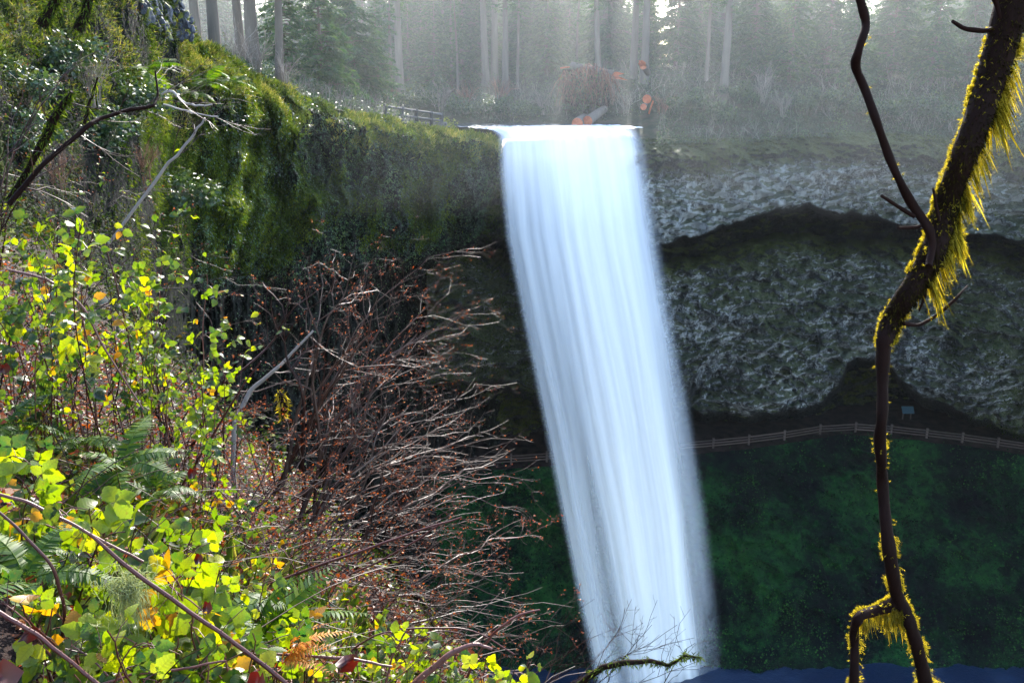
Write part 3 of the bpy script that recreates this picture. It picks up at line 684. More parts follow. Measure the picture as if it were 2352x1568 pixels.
TREES = [
 ('tall', 598, 68, 'pale trunked fir standing behind the mossy bluff beside its thicker twin', .72),
 ('tall', 626, 66, 'thickest pale fir trunk rising behind the mossy bluff and grey twiggy bush', .95),
 ('slim', 676, 66, 'slender leaning fir trunk right of the pale pair behind the mossy bluff', 1.25, (0.05, 0)),
 ('tall2', 508, 74, 'shadowed fir trunk behind the mossy bluff near the rock pile', .8),
 ('bright', 545, 54, 'bright yellow green fir boughs hanging above the mossy bluff', 1.0),
 ('hem', 770, 84, 'dark drooping hemlock reaching the ground behind the left rim', 1.0),
 ('wide', 835, 97, 'broad grey green hemlock with layered boughs left of the tall pale trunk', 1.0),
 ('tall', 935, 112, 'tall pale straight fir trunk behind the rail fence', .98),
 ('slim', 917, 108, 'thin bare fir stem just left of the tall pale trunk behind the fence', .9),
 ('slim', 1060, 118, 'very thin reddish fir stem in the sunlit haze left of the falls', .7),
 ('tall', 1120, 126, 'fir trunk leaning left in the pink sunlit haze above the falls', 1.0, (-0.03, 0)),
 ('tall2', 1139, 129, 'fir trunk in the middle of the hazy pink trio above the falls', 1.0),
 ('tall2', 1162, 118, 'nearest straight fir trunk of the hazy pink trio above the falls', .9),
 ('slim', 1188, 120, 'thin pale fir stem right of the hazy trunk trio', .9),
 ('slim', 1313, 122, 'thin fir stem above the small fir behind the brush pile', .8),
 ('tall2', 1363, 113, 'fir trunk leaning left beside the root brush pile', .8, (-0.06, 0)),
 ('slim', 1385, 130, 'faint fir stem deep in haze behind the leaning trunk', 1.3),
 ('tall', 1436, 115, 'left trunk of the thick pale pair above the orange cut logs', .92),
 ('tall', 1459, 113, 'right and thicker trunk of the pale pair above the orange cut logs', 1.02),
 ('tall', 1632, 109, 'mossy barked fir trunk standing on the rim right of the falls', 1.0),
 ('slim', 1592, 114, 'thin fir stem left of the mossy barked rim trunk', 1.0),
 ('young', 1318, 109, 'small bushy young fir just behind the root brush pile', 1.15),
 ('hem2', 1010, 124, 'soft hazy hemlock left of the thin reddish stem', 1.1),
 ('hem', 1250, 126, 'pale hazy hemlock above the middle of the falls', 1.0),
 ('wide2', 1525, 124, 'layered hemlock between the pale trunk pair and the rim trunk', 1.0),
 ('wide', 1690, 118, 'wide hemlock with light grey green boughs right of the mossy rim trunk', .95),
 ('hem', 1770, 114, 'dense hemlock with sweeping low boughs above the right rim', 1.0),
 ('wide2', 1850, 120, 'tall shadowy hemlock behind the sweeping low boughs', 1.0),
 ('hem2', 1905, 112, 'short blue green hemlock left of the dark hanging twig', 1.1),
 ('wide', 1985, 116, 'broad hemlock seen behind the thin dark twig', 1.0),
 ('hem', 2075, 113, 'dark hemlock between the thin twig and the mossy limb', 1.05),
 ('wide2', 2150, 116, 'hemlock with hanging boughs left of the mossy limb top', 1.0),
 ('wide', 2240, 110, 'dark hemlock directly behind the mossy limb', .95),
 ('hem', 2330, 106, 'dark hemlock at the upper right corner beyond the mossy limb', 1.1),
 ('wide', 1098, 134, 'hazy hemlock behind the pink trunk trio on its left', 1.1),
 ('wide2', 1212, 136, 'hazy hemlock behind the thin pale stem right of the trunk trio', 1.1),
 ('wide2', 985, 132, 'tall hazy hemlock between the fence trunk and the thin reddish stem', 1.1),
 ('hem2', 690, 80, 'low dark hemlock beside the grey twiggy bush on the left rim', 1.0),
 ('hem2', 890, 104, 'small dark hemlock just left of the thin bare stem', .9),
]
for a in TREES: tree(*a)
# the wood behind: one mass
mbt, mbc = MB(), MB()
for i in range(330):
    d = rng.uniform(126, 205); x = rng.uniform(300, 2600) if i < 280 else rng.uniform(950, 1300); p0 = stand(x, d)
    kind = rng.choice(['hem', 'wide', 'wide2', 'hem2', 'tall', 'slim'], p=[.28, .24, .22, .18, .04, .04])
    for mb, me in ((mbt, TREE[kind][0]), (mbc, TREE[kind][1])):
        v = np.empty(len(me.vertices) * 3, np.float32); me.vertices.foreach_get('co', v); v = v.reshape(-1, 3)
        a = rng.uniform(0, 6.28); s = rng.uniform(0.75, 1.1) * (1.55 if i % 3 == 0 and d > 140 else 1); Mx = np.array([[math.cos(a), -math.sin(a), 0], [math.sin(a), math.cos(a), 0], [0, 0, 1]]) * s
        li = np.empty(len(me.loops), np.int32); me.loops.foreach_get('vertex_index', li)
        tt = np.empty(len(me.vertices), np.float32); me.attributes['tint'].data.foreach_get('value', tt)
        nt_ = me.polygons[0].loop_total; q = v @ Mx.T + p0
        if mb is mbt:
            pl = [tuple(p.vertices) for p in me.polygons]
            f4 = [p for p in pl if len(p) == 4]; mb.add(q, f4, tt)
        else: mb.add(q, li.reshape(-1, 3), tt)
o = tag(mbt.build('forest', MAT['trunk']), 'tall pale trunks of the deep wood in the haze', 'forest', kind='stuff')
o = tag(mbc.build('forest', MAT['fir'], None, False), 'hazy grey green wood of firs and hemlocks filling the back', 'forest', kind='stuff')

# ------------------------------------------------------------------ shrubs on top
def bare_bush(seed, w, h, n, spread=0.9, up=0.35):
    global rng
    keep = rng; rng = np.random.default_rng(seed); mb = MB()
    for i in range(n):
        az = rng.uniform(0, 6.28); r = rng.uniform(0.15, 1) * w * 0.5
        e = np.array([math.cos(az) * r, math.sin(az) * r, h * rng.uniform(0.55, 1.0) * (1 - 0.35 * (r / w) ** 2)])
        s = np.array([math.cos(az), math.sin(az), 0]) * 0.12 * w * rng.random()
        grow(mb, wob(bez(s - [0, 0, 0.2], s + [0, 0, h * 0.5], e, 8), 0.05 * h), 0.022, 0.008, 2, 7, (0, 0, up), (0.3, 0.9), (0.25, 0.55))
    rng = keep; return mb
def leafy_bush(seed, w, h, n, size):
    global rng
    keep = rng; rng = np.random.default_rng(seed); mb, st = MB(), MB()
    nc = 16; c = rng.normal(size=(nc, 3)) * [w * .24, w * .24, h * .2] + [0, 0, h * .5]; c[:, 2] = np.clip(c[:, 2], 0.1 * h, h)
    rad = rng.uniform(0.16, 0.34, nc) * w * 0.7
    k = rng.integers(0, nc, n); d = rvec(n); p = c[k] + d * (rad[k] * rng.uniform(0.55, 1.05, n))[:, None]
    p[:, 2] = np.maximum(p[:, 2] * h / (h + .2), 0.02)
    xd = d * 0.4 + rvec(n) * 0.8 + [0, 0, -0.3]; nd = d + [0, 0, 0.8] + rvec(n) * 0.5
    s = size * rng.uniform(0.6, 1.3, n)
    mb.inst(KITE_V, KITE_F, basis(xd, nd) * s[:, None, None], p, np.clip(rng.random(n) * 0.8 + 0.2 * d[:, 2], 0, 1))
    for i in range(nc):
        st.tube(wob(bez([0, 0, -0.2], [c[i, 0] * .3, c[i, 1] * .3, c[i, 2] * .7], c[i], 6), 0.05), np.linspace(0.02, 0.006, 6), 3, cap=False)
    rng = keep; return mb, st
GREY = [bare_bush(s, 3.6, 2.6, 14).mesh('branches', MAT['greytwig']) for s in (31, 32)]
RED = [bare_bush(41, 3.2, 1.9, 14).mesh('branches', MAT['redtwig'])]
LEAFY = []
for s in (51, 52):
    f, st = leafy_bush(s, 3.4, 1.9, 1500, 0.22); LEAFY.append((f.mesh('foliage', MAT['shrub'], False), st.mesh('stems', MAT['greytwig'])))
f, st = leafy_bush(55, 2.0, 2.0, 900, 0.2); YEL = (f.mesh('foliage', MAT['yellowshrub'], False), st.mesh('stems', MAT['greytwig']))
def bush(kind, x, y, d, label, sc=1.0, i=0, group=None, cat='shrub'):
    p = P(x, y, d) if y is not None else stand(x, d)
    name = {'grey': 'bare_shrub', 'red': 'red_twig_shrub', 'leafy': 'leafy_shrub', 'yel': 'round_shrub'}[kind]
    t = thing(name, label, cat, p - np.array([0, 0, 0.1]), group, rng.uniform(0, 6.28), sc)
    if kind == 'grey': place('branches', GREY[i % 2], t)
    elif kind == 'red': place('branches', RED[0], t)
    else:
        m = YEL if kind == 'yel' else LEAFY[i % 2]
        place('foliage', m[0], t); place('stems', m[1], t)
    return t
bush('grey', 585, None, 60, 'grey leafless shrub behind the mossy bluff below the bright fir boughs', 1.0, 0)
bush('grey', 625, None, 61, 'silvery leafless shrub at the foot of the thickest pale fir trunk', 1.05, 1)
bush('grey', 690, None, 65, 'low silvery leafless shrub trailing over the left rim', .85, 0)
bush('grey', 1022, None, 108, 'lavender grey bare shrub in haze left of the falls', 1.3, 1)
bush('red', 905, None, 104, 'reddish twiggy shrub just behind the rail fence', 1.1)
bush('red', 1075, None, 113, 'russet bare shrub below the thin reddish fir stem', 1.4)
bush('red', 1150, None, 116, 'russet bare shrub under the hazy trunk trio', 1.5)
bush('grey', 1245, None, 109, 'tangled grey bare shrub leaning over the river left of the brush pile', 1.25, 0)
bush('grey', 1275, None, 108.5, 'white twigged bare shrub just below the root brush pile', .9, 1)
bush('grey', 1395, None, 109, 'grey brown bare shrub under the split orange log', 1.25, 0)
bush('grey', 1420, None, 107, 'grey bare shrub just above the right end of the lip', 1.2, 1)
bush('grey', 1715, None, 108, 'arching pale bare shrub below the wide grey green hemlock', 1.5, 0)
bush('grey', 1765, None, 105, 'pale bare shrub drooping over the right rim', 1.2, 1)
bush('red', 1500, None, 106, 'brown twiggy shrub right of the stacked cut logs', 1.2)
bush('yel', 1032, None, 99, 'rounded yellow green shrub between the rail fence and the river', 1.0, cat='shrub')
G = 'leafy shrubs along the river bank and rim'
for i, (x, d, s, l) in enumerate([
 (1075, 109, 1.0, 'leafy shrub on the far river bank right of the round yellow one'), (1120, 110, 1.1, 'leafy shrub on the far bank below the hazy trunk trio'), (1175, 110, 1.1, 'leafy shrub on the far bank left of the tangled grey shrub'),
 (1215, 109, .9, 'leafy shrub at the foot of the tangled grey shrub'), (1310, 109.5, .9, 'leafy shrub below the root brush pile near the water'), (960, 106, 1.1, 'leafy shrub behind the right end of the rail fence'),
 (985, 110, 1.2, 'leafy shrub behind the corner post of the fence'), (1560, 106, 1.3, 'leafy shrub on the bank left of the mossy rim trunk'), (1610, 104, 1.2, 'leafy shrub at the foot of the mossy rim trunk'),
 (1670, 108, 1.2, 'leafy shrub right of the mossy rim trunk'), (1810, 107, 1.3, 'leafy shrub on the rim right of the drooping pale shrub'), (1870, 107, 1.4, 'leafy shrub on the right rim under the short hemlock'),
 (1940, 106, 1.3, 'leafy shrub on the right rim left of the thin dark twig'), (2020, 105, 1.4, 'leafy shrub on the right rim behind the thin dark twig'), (2110, 104, 1.4, 'leafy shrub on the right rim left of the mossy limb'),
 (2250, 100, 1.4, 'leafy shrub on the right rim behind the mossy limb'), (800, 90, 1.0, 'leafy shrub on the left rim before the broad hemlock'), (740, 78, .9, 'leafy shrub on the left rim before the drooping hemlock')]):
    bush('leafy', x, None, d, l, s, i, G)

# undergrowth carpet on the banks and rim
def undergrowth():
    mb = MB(); n = 95000
    x = rng.uniform(560, 2500, n); d = rng.uniform(0, 1, n) ** 1.5 * 46
    rd = np.interp(x, [a[0] for a in RIM], [a[1] for a in RIM]); D = rd + 0.4 + d
    X = gx(x, D); ok = ~((x > 975) & (x < 1490) & (D < 106.3)); X, D = X[ok], D[ok]; n = len(X)
    z = ztop(X, D); p = np.stack([X, D, z], -1); cl = fbm(p * 0.35, 3); p[:, 2] += rng.random(n) ** 1.6 * (0.35 + 1.9 * np.clip(cl + 0.25, 0, 1.2)) * np.minimum(1, .25 + d[ok] / 4)
    s = rng.uniform(0.10, 0.26, n)
    mb.inst(KITE_V, KITE_F, basis(rvec(n) + [0, 0, -.2], rvec(n) * 0.7 + [0, -.2, 1]) * s[:, None, None], p, np.clip(0.45 + 0.5 * cl + rng.normal(size=n) * 0.2, 0, 1))
    tag(mb.build('undergrowth', MAT['shrub'], None, False), 'low green undergrowth along the rim and the river banks', 'undergrowth', kind='stuff')
    mb = MB(); n = 9000
    x = rng.uniform(700, 2400, n); d = rng.uniform(0, 1, n) ** 1.3 * 26
    rd = np.interp(x, [a[0] for a in RIM], [a[1] for a in RIM]); D = rd + 0.4 + d; X = gx(x, D); ok = ~((x > 975) & (x < 1490) & (D < 106.3)); X, D = X[ok], D[ok]
    z = ztop(X, D)
    keep = fbm(np.stack([X * .2, D * .2, X * 0 + 5], -1), 2) > -0.1
    for q in np.nonzero(keep)[0][:1500]:
        b = np.array([X[q], D[q], z[q]]); e = b + np.array([rng.normal() * .7, rng.normal() * .7, rng.uniform(0.6, 2.3)])
        grow(mb, bez(b, (b + e) / 2 + rng.normal(size=3) * .25, e, 5), .018, .006, 1, 6, (0, 0, .2), (.3, 1.0), (.25, .55))
    tag(mb.build('brushwood', MAT['greytwig']), 'thin grey brown stems standing among the rim undergrowth', 'brushwood', kind='stuff')
undergrowth()

# ------------------------------------------------------------------ cover on the cliffs
def scatter(pos, nor, weight, n):
    w = np.clip(weight, 0, None).ravel(); c = np.cumsum(w); i = np.searchsorted(c, rng.random(n) * c[-1])
    i = np.clip(i, 0, w.size - 1); p = pos.reshape(-1, 3)[i]; q = nor.reshape(-1, 3)[i]
    flip = (np.einsum('ij,ij->i', q, p) > 0)[:, None]
    return p + rng.normal(size=p.shape) * 0.0012 * p[:, 1:2], np.where(flip, -q, q), i
px_, py_ = to_px(LP)
vis = (px_ > -150) & (px_ < 1150) & (py_ > -90) & (py_ < 1000) & (LT > 0)
def left_cover():
    mv = fbm(LP * [.3, .3, .22] + 5, 3).ravel()
    mossy = sstep(0.38, 0.62, LTINT + 0.25 * fbm(LP * 0.7, 2) + 0.20 * (LX < 450) * fbm(LP * .35 + 70, 2))
    n = 64000
    gap = np.where(LX < 460, 0.40 + sstep(-0.15, 0.3, fbm(LP * [.5, .35, .9] + 90, 3)), 1.0)
    p, q, i = scatter(LP, LN, vis * gap * (1.1 - 0.75 * mossy) * (1 - 0.6 * sstep(0.95, 1.15, LT)), n)
    s = (0.06 + p[:, 1] * 0.0010) * rng.uniform(0.6, 1.35, n)
    xd = rvec(n) * 0.7 + q * 0.35 + [0, 0, -0.75]; nd = q + [0, -.1, 0.55] + rvec(n) * 0.55
    near = LX.ravel()[i] < 455 + rng.normal(size=n) * 12; pos = p + q * (s * rng.uniform(0, 1.4, n))[:, None]
    tn = np.clip(0.45 + 0.45 * mv[i] + rng.normal(size=n) * 0.22, 0, 1); Mx = basis(xd, nd) * s[:, None, None]
    for k, mt, lb in ((~near, 'ivy', 'glossy dark ivy and creeper matting the left cliff'), (near, 'creeper', 'mixed dark and brown creeper covering the hillside at the upper left')):
        mb = MB(); mb.inst(KITE_V, KITE_F, Mx[k], pos[k], tn[k])
        tag(mb.build('ivy', MAT[mt], None, False), lb, 'ivy', kind='stuff')
    n = 90000
    p, q, i = scatter(LP, LN, vis * mossy * (1 - 0.8 * sstep(0.98, 1.1, LT)), n)
    s = (0.03 + p[:, 1] * 0.0021) * rng.uniform(0.6, 1.5, n)
    xd = q * 0.8 + rvec(n) * 0.5 + [0, 0, -0.9]; nd = rvec(n) + q * .4
    mb = MB(); mb.inst(KITE_V * [1, .45, 1], KITE_F, basis(xd, nd) * s[:, None, None], p, np.clip(0.42 + 0.5 * mv[i] + rng.normal(size=n) * 0.22, 0, 1))
    tag(mb.build('moss', MAT['moss'], None, False), 'yellow green moss hanging in cushions down the left cliff', 'moss', kind='stuff')
    n = 26000
    top = vis * (1 - sstep(0.02, 0.30, LT)) * (LX > 180) + vis * (LX < 460) * 0.25 * (LT < 0.6)
    p, q, i = scatter(LP, LN, top * (fbm(LP * 0.4 + 40, 2) > -0.15), n)
    s = (0.05 + p[:, 1] * 0.0042) * rng.uniform(0.6, 1.4, n)
    xd = [0, 0, 0.6] + rvec(n) * 0.75 + q * 0.5; nd = rvec(n)
    mb = MB(); mb.inst(KITE_V * [1, .12, 1.5], KITE_F, basis(xd, nd) * s[:, None, None], p, np.clip(0.55 + 0.4 * mv[i] + rng.normal(size=n) * 0.2, 0, 1))
    tag(mb.build('grass', MAT['grass'], None, False), 'pale tufted grass on the top of the left bluff', 'grass', kind='stuff')
left_cover()
def right_cover():
    n = 26000
    w = sstep(0.35, 0.75, RT + 0.2 * fbm(RP * 0.3, 3)); w[:3] = 0
    p, q, i = scatter(RP, RN, w, n)
    s = rng.uniform(0.10, 0.30, n); xd = q * .5 + rvec(n) * .5 + [0, 0, -.9]
    mb = MB(); mb.inst(KITE_V * [1, .6, 1], KITE_F, basis(xd, rvec(n) + q) * s[:, None, None], p, np.clip(.3 + rng.normal(size=n) * .22, 0, 1))
    tag(mb.build('moss', MAT['moss'], None, False), 'olive moss and creeper under the rim of the right cliff', 'moss', kind='stuff')
    n = 60000
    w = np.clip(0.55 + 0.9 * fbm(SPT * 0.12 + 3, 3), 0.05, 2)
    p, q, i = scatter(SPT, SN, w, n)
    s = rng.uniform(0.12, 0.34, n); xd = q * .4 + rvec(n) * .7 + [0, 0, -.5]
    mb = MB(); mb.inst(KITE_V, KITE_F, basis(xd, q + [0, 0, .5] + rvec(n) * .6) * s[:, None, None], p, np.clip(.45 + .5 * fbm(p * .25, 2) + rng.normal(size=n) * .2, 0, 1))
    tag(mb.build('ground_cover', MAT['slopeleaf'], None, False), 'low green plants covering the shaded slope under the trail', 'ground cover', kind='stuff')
right_cover()
# ------------------------------------------------------------------ loose stones above the bluff
def nearest(p, x, y):
    a, b = to_px(p); k = np.argmin((a - x) ** 2 + (b - y) ** 2); return p.reshape(-1, 3)[k]
def stone_mesh(seed):
    r = np.random.default_rng(seed); mb = MB(); nu, nv = 12, 9
    th = np.linspace(0, 2 * math.pi, nu, endpoint=False); ph = np.linspace(0.02, math.pi - 0.02, nv)
    d = np.stack(np.broadcast_arrays(np.sin(ph)[:, None] * np.cos(th), np.sin(ph)[:, None] * np.sin(th), np.cos(ph)[:, None]), -1)
    q = np.sign(d) * np.abs(d) ** 0.62
    q = q * (1 + 0.28 * pnoise(d * 1.3 + seed * 3.1)[..., None] + 0.1 * pnoise(d * 3.3 + seed)[..., None]) * [0.42, 0.42, 0.72]
    i = np.arange(nv - 1)[:, None] * nu; j = np.arange(nu)[None]
    f = np.stack([i + j, i + nu + j, i + nu + (j + 1) % nu, i + (j + 1) % nu], -1).reshape(-1, 4)
    mb.add(q.reshape(-1, 3), f, r.random()); return mb.mesh('stone', MAT['stone'], False)
STONES = [stone_mesh(s) for s in range(6)]
k = 0
for row in range(13):
    y = -55 + row * 11.5
    x0, x1 = np.interp(y, [-60, 0, 40, 90], [300, 318, 340, 385]), np.interp(y, [-60, 0, 40, 90], [392, 412, 440, 452])
    for x in np.arange(x0, x1, 13.0):
        xx, yy = x + rng.normal() * 3.5, y + rng.normal() * 3
        p = nearest(LP, xx, yy) if yy > -20 else P(xx, yy, 41 - yy * 0.02)
        p = P(xx, yy, np.clip(p[1], 36, 43) - 0.25)
        o = bpy.data.objects.new('stone', STONES[k % 6]); COL.objects.link(o); k += 1
        s = 0.25 * rng.uniform(0.7, 1.35); o.scale = (s, s, s * rng.uniform(0.8, 1.4)); o.location = p
        o.rotation_euler = (rng.normal() * .35, rng.normal() * .35 + .3, rng.uniform(0, 6.28))
        tag(o, 'blue grey stone with moss patches in the steep stone heap above the bluff', 'stone', 'stones of the heap above the bluff')

# ------------------------------------------------------------------ things at the lip
def rail_fence():
    a, b = P(885, 262, 84), P(1014, 258, 95)
    t = thing('rail_fence', 'old grey rail fence with stout posts on the left rim beside the river', 'fence', (a + b) / 2)
    L = np.array(t.location); z = lambda q: float(ztop(np.array([q[0]]), np.array([q[1]]))[0])
    ps = [a + (b - a) * f for f in (0.0, 0.28, 0.52, 0.80, 1.0)]
    tops = []
    for q in ps:
        zz = -2.6 - 1.1 * (q[1] - 84) / 11
        mb = MB(); mb.tube([[q[0], q[1], zz - 2.2], [q[0], q[1], zz + 0.55]], [0.20, 0.17], 8, rng.random()); mb.build('post', MAT['oldfence'], t, loc=L)
        tops.append(np.array([q[0], q[1], zz]))
    for h in (0.38, -0.25):
        for q, r_ in zip(tops[:-1], tops[1:]):
            mb = MB(); mb.tube(wob(bez(q + [0, -.12, h], (q + r_) / 2 + [0, -.12, h - .03], r_ + [0, -.12, h], 6), .02), 0.11, 7, rng.random()); mb.build('rail', MAT['oldfence'], t, loc=L)
    w = thing('stone_wall', 'low mossy stone wall ending at the corner post beside the river', 'wall', tops[-1])
    mb = MB(); Lw = tops[-1]
    for r_ in range(4):
        for c in range(7):
            q = Lw + np.array([-c * 0.72 + (r_ % 2) * .3 + .2, -0.35 - c * 0.25, -0.55 - r_ * 0.42])
            mb.box(q, np.array([.66, .6, .38]) * rng.uniform(.85, 1.08, 3), None, rng.random())
    mb.build('wall', MAT['oldwall'], w, False, loc=Lw)
rail_fence()
def log(x, y, d, r, l, dirv, label, split=False):
    p = P(x, y, d); t = thing('cut_log', label, 'log', p); dv = nrm(np.array(dirv, float))
    mb = MB(); e = p + dv * l; mb.tube(wob(np.linspace(p, e, 8), .03), np.linspace(r, r * .8, 8), 14, .4, cap=False); mb.build('bark', MAT['trunk'], t, loc=p)
    a = nrm(np.cross(dv, [0, 0, 1.])); b = np.cross(a, dv); th = np.linspace(0, 2 * math.pi, 18, endpoint=False)
    ring = p + (np.cos(th)[:, None] * a + np.sin(th)[:, None] * b) * r * 0.985 - dv * 0.02
    c = MB(); k_ = np.arange(18)
    if split:
        ring = ring - dv * (rng.random(18) * 3.2 * r * (np.sin(th) > -0.2))[:, None]
    c.add(np.concatenate([ring, [p - dv * .03]]), np.stack([(k_ + 1) % 18, k_, np.full(18, 18)], -1)); c.add(np.concatenate([ring, [p + dv * .25]]), np.stack([(k_ + 1) % 18, k_, np.full(18, 18)], -1))
    c.build('cut_end', MAT['cut'], t, False, loc=p)
log(1326, 284, 102, .62, 4.5, (.25, 1, .1), 'lower left of two cut logs with orange ends at the water edge')
log(1350, 278, 102.6, .56, 5, (.5, 1, .25), 'round orange ended cut log right of its pair at the water edge')
log(1407, 176, 107.5, .62, 5, (-.9, .25, .22), 'split log with bright orange torn end beside the root brush pile', True)
log(1486, 228, 105.5, .50, 1.6, (.2, 1, .1), 'orange ended cut log up the bank right of the lip')
log(1478, 246, 104.5, .36, 1.4, (.3, 1, .1), 'small orange cut log below the larger one on the bank')
log(1478, 152, 109, .42, 2.5, (.35, .9, -.3), 'splintered orange stump end beside the thick pale trunk', True)
def slats():
    for x0, y0, x1, y1, d, l in [(1287, 157, 1342, 152, 110, 'long orange peeled pole lying across the top of the root pile'), (1500, 232, 1490, 262, 105, 'pale peeled branch hanging below the orange ended log')]:
        a, b = P(x0, y0, d), P(x1, y1, d); mb = MB(); mb.tube(wob(np.linspace(a, b, 6), .05), .09, 6, .5); tag(mb.build('peeled_pole', MAT['cut'], loc=a), l, 'pole')
slats()
def brush_pile():
    c = P(1345, 205, 107.5); t = thing('brush_pile', 'reddish brown root and branch pile draped with creeper above the cut logs', 'brush pile', c)
    mb = MB()
    for i in range(150):
        x = rng.uniform(1288, 1408); top = 155 + 8 * math.sin(x / 17) + abs(x - 1345) * .10
        a = P(x, top + rng.uniform(-5, 12), 107.2 + rng.normal() * .5); b = P(x + rng.normal() * 16, rng.uniform(195, 250), 106.2 + rng.normal() * .5)
        mb.tube(wob(bez(a, (a + b) / 2 + rng.normal(size=3) * .5, b, 7), .25), np.linspace(.06, .02, 7), 3, rng.random(), cap=False)
    mb.build('roots', MAT['redtwig'], t, loc=c)
    mb = MB(); n = 900; x = rng.normal(1345, 32, n); y = rng.normal(202, 24, n); p = P(x, y, 106.6 + rng.normal(size=n) * .7)
    mb.inst(KITE_V, KITE_F, basis(rvec(n) - [0, 0, .5], rvec(n) * .6 + [0, -.4, .7]) * rng.uniform(.15, .3, n)[:, None, None], p); mb.build('creeper', MAT['shrub'], t, False, loc=c)
    mb = MB(); xs_, ys_ = np.meshgrid(np.linspace(1292, 1400, 20), np.linspace(160, 245, 14)); q = P(xs_, ys_, 108.0 + 0.9 * fbm(np.stack([xs_ / 30, ys_ / 20, xs_ * 0], -1), 2)); mb.add(q.reshape(-1, 3), grid_faces(14, 20)); mb.build('root_soil', MAT['soil'], t, loc=c)
brush_pile()
def trail_fence(x0, x1, label):
    xs = [x0]; 
    while xs[-1] < x1: xs.append(xs[-1] + 82)
    pts = [P(x, lin(x, FENCE), fence_d(x)) + np.array([0, .5, 0]) for x in xs]
    t = thing('trail_fence', label, 'fence', pts[0]); L = pts[0]
    for q in pts:
        q[2] = ZPATH - .05
        mb = MB(); mb.box(q + [0, 0, .58], (.20, .20, 1.30), None, rng.random()); mb.box(q + [0, 0, 1.26], (.25, .25, .08), None, .5); mb.build('post', MAT['fence'], t, False, loc=L)
    for h in (.42, .75, 1.08):
        for a, b in zip(pts[:-1], pts[1:]):
            dv = nrm(b - a); side = np.array([-dv[1], dv[0], 0]); M = np.stack([dv, side, [0, 0, 1]], -1)
            mb = MB(); mb.box((a + b) / 2 + [0, 0, h] - side * (-.13 if side[1] < 0 else .13), (np.linalg.norm(b - a) - .02, .06, .13), M, rng.random()); mb.build('rail', MAT['fence'], t, False, loc=L)
trail_fence(1558, 2560, 'brown post and rail fence along the trail right of the falls')
trail_fence(1010, 1420, 'post and rail fence running behind the falls on their left')
def panel():
    p = P(2082, 968, 108); p[2] = ZPATH + 0.6
    t = thing('notice_board', 'small blue notice board on legs in the cave mouth', 'sign', p)
    mb = MB(); M = np.array([[1, 0, 0], [0, .6, -.8], [0, .8, .6]]); mb.box(p + [0, 0, .75], (1.5, .95, .08), M); mb.build('board', MAT['panel'], t, False, loc=p)
    for s in (-.5, .5):
        mb = MB(); mb.box(p + [s, .1, 0], (.12, .12, 1.3)); mb.build('leg', MAT['fence'], t, False, loc=p)
panel()

# ------------------------------------------------------------------ bare shrubs on the bank edge
def bank(x, d):
    X = (x - 1176) / FPX * 1.0 * d; return np.array([X, d, float(zbank(X, d)) + 0.02])
def tip_shrub(label, bx, bd, tips, r0=.0095, r1=.0015, lvl=3, nch=11, sag=0.18, bias=(.55, 0, .05), name='bare_shrub', mat='twig', buds=True, tint=None, lf=(.22, .5), leaves=0, cat='shrub'):
    b = bank(bx, bd); t = thing(name, label, cat, b); mb = MB(); rec = []
    for (x, y, d) in tips:
        e = P(x, y, d); s = b + rng.normal(size=3) * [.28, .28, .0]
        c = s * .5 + e * .5 + np.array([rng.normal() * .10, rng.normal() * .10, sag * rng.uniform(.1, 1.7)]) * np.linalg.norm(e - s)
        n = int(8 + 6 * np.linalg.norm(e - s))
        grow(mb, wob(bez(s, c, e, n), .05 * np.linalg.norm(e - s) ** .5, 4), r0 * rng.uniform(.7, 1.1), r1, lvl, nch, np.array(bias) * rng.uniform(-.15, 1.0) + rng.normal(size=3) * .12, (.3, 1.25), lf, rec, 4, None if tint is None else tint + rng.normal() * .25, .10)
    mb.build('branches', MAT[mat], t, loc=b)
    if buds:
        bd_ = MB(); T = np.concatenate([q[0][[-1, len(q[0]) // 2]] for q in rec if q[1] == 0]); n = len(T)
        if n > 3500: T = T[rng.permutation(n)[:3500]]; n = 3500
        bd_.inst(KITE_V * [1, .8, 4], KITE_F, basis(rvec(n) * .5 + [.6, 0, .3], rvec(n)) * rng.uniform(.006, .020, n)[:, None, None], T)
        bd_.build('buds', MAT['litter'], t, False, loc=b)
    if leaves:
        lv = MB(); T = np.concatenate([q[0][1:] for q in rec if q[1] <= 1]); T = T[rng.permutation(len(T))[:leaves]]; n = len(T)
        lv.inst(LEAF_V, LEAF_F, basis(rvec(n) * [1, 1, .4] - [0, 0, .3], rvec(n) * .6 + [0, -.3, .8]) * rng.uniform(.03, .075, n)[:, None, None], T, np.clip(rng.normal(.55, .25, n), 0, 1), LEAF_UV)
        lv.build('leaves', MAT['bramble'], t, True, loc=b)
    return t
tip_shrub('tall bare shrub with a grey upright stem and twigs fanning right over the hollow', 540, 6.6, [(985, 588, 7.6), (1060, 650, 8), (900, 660, 7), (840, 600, 7.2), (760, 640, 7), (1000, 690, 7.8), (690, 600, 7), (620, 650, 6.8)], .022, nch=8)
tip_shrub('bare reddish shrub reaching right at mid height below the tallest one', 600, 6.6, [(1092, 862, 8), (1045, 800, 8), (1010, 740, 7.6), (960, 780, 7.4), (900, 860, 7.2), (1080, 930, 7.8), (820, 760, 7), (980, 850, 7.3), (1060, 720, 8), (930, 620, 7.5), (1020, 800, 7.6), (880, 720, 7.2)], nch=8)
tip_shrub('bare shrub with one pale forked branch pointing toward the falls', 660, 6.4, [(1050, 915, 7.3), (1130, 985, 7.3), (1110, 1000, 7.6), (1000, 960, 7), (940, 1010, 6.8), (880, 960, 6.7), (1160, 1050, 7.5), (1060, 1040, 7.2), (980, 900, 7.2), (1020, 980, 7.2), (900, 900, 7)], .018, nch=7, tint=.85)
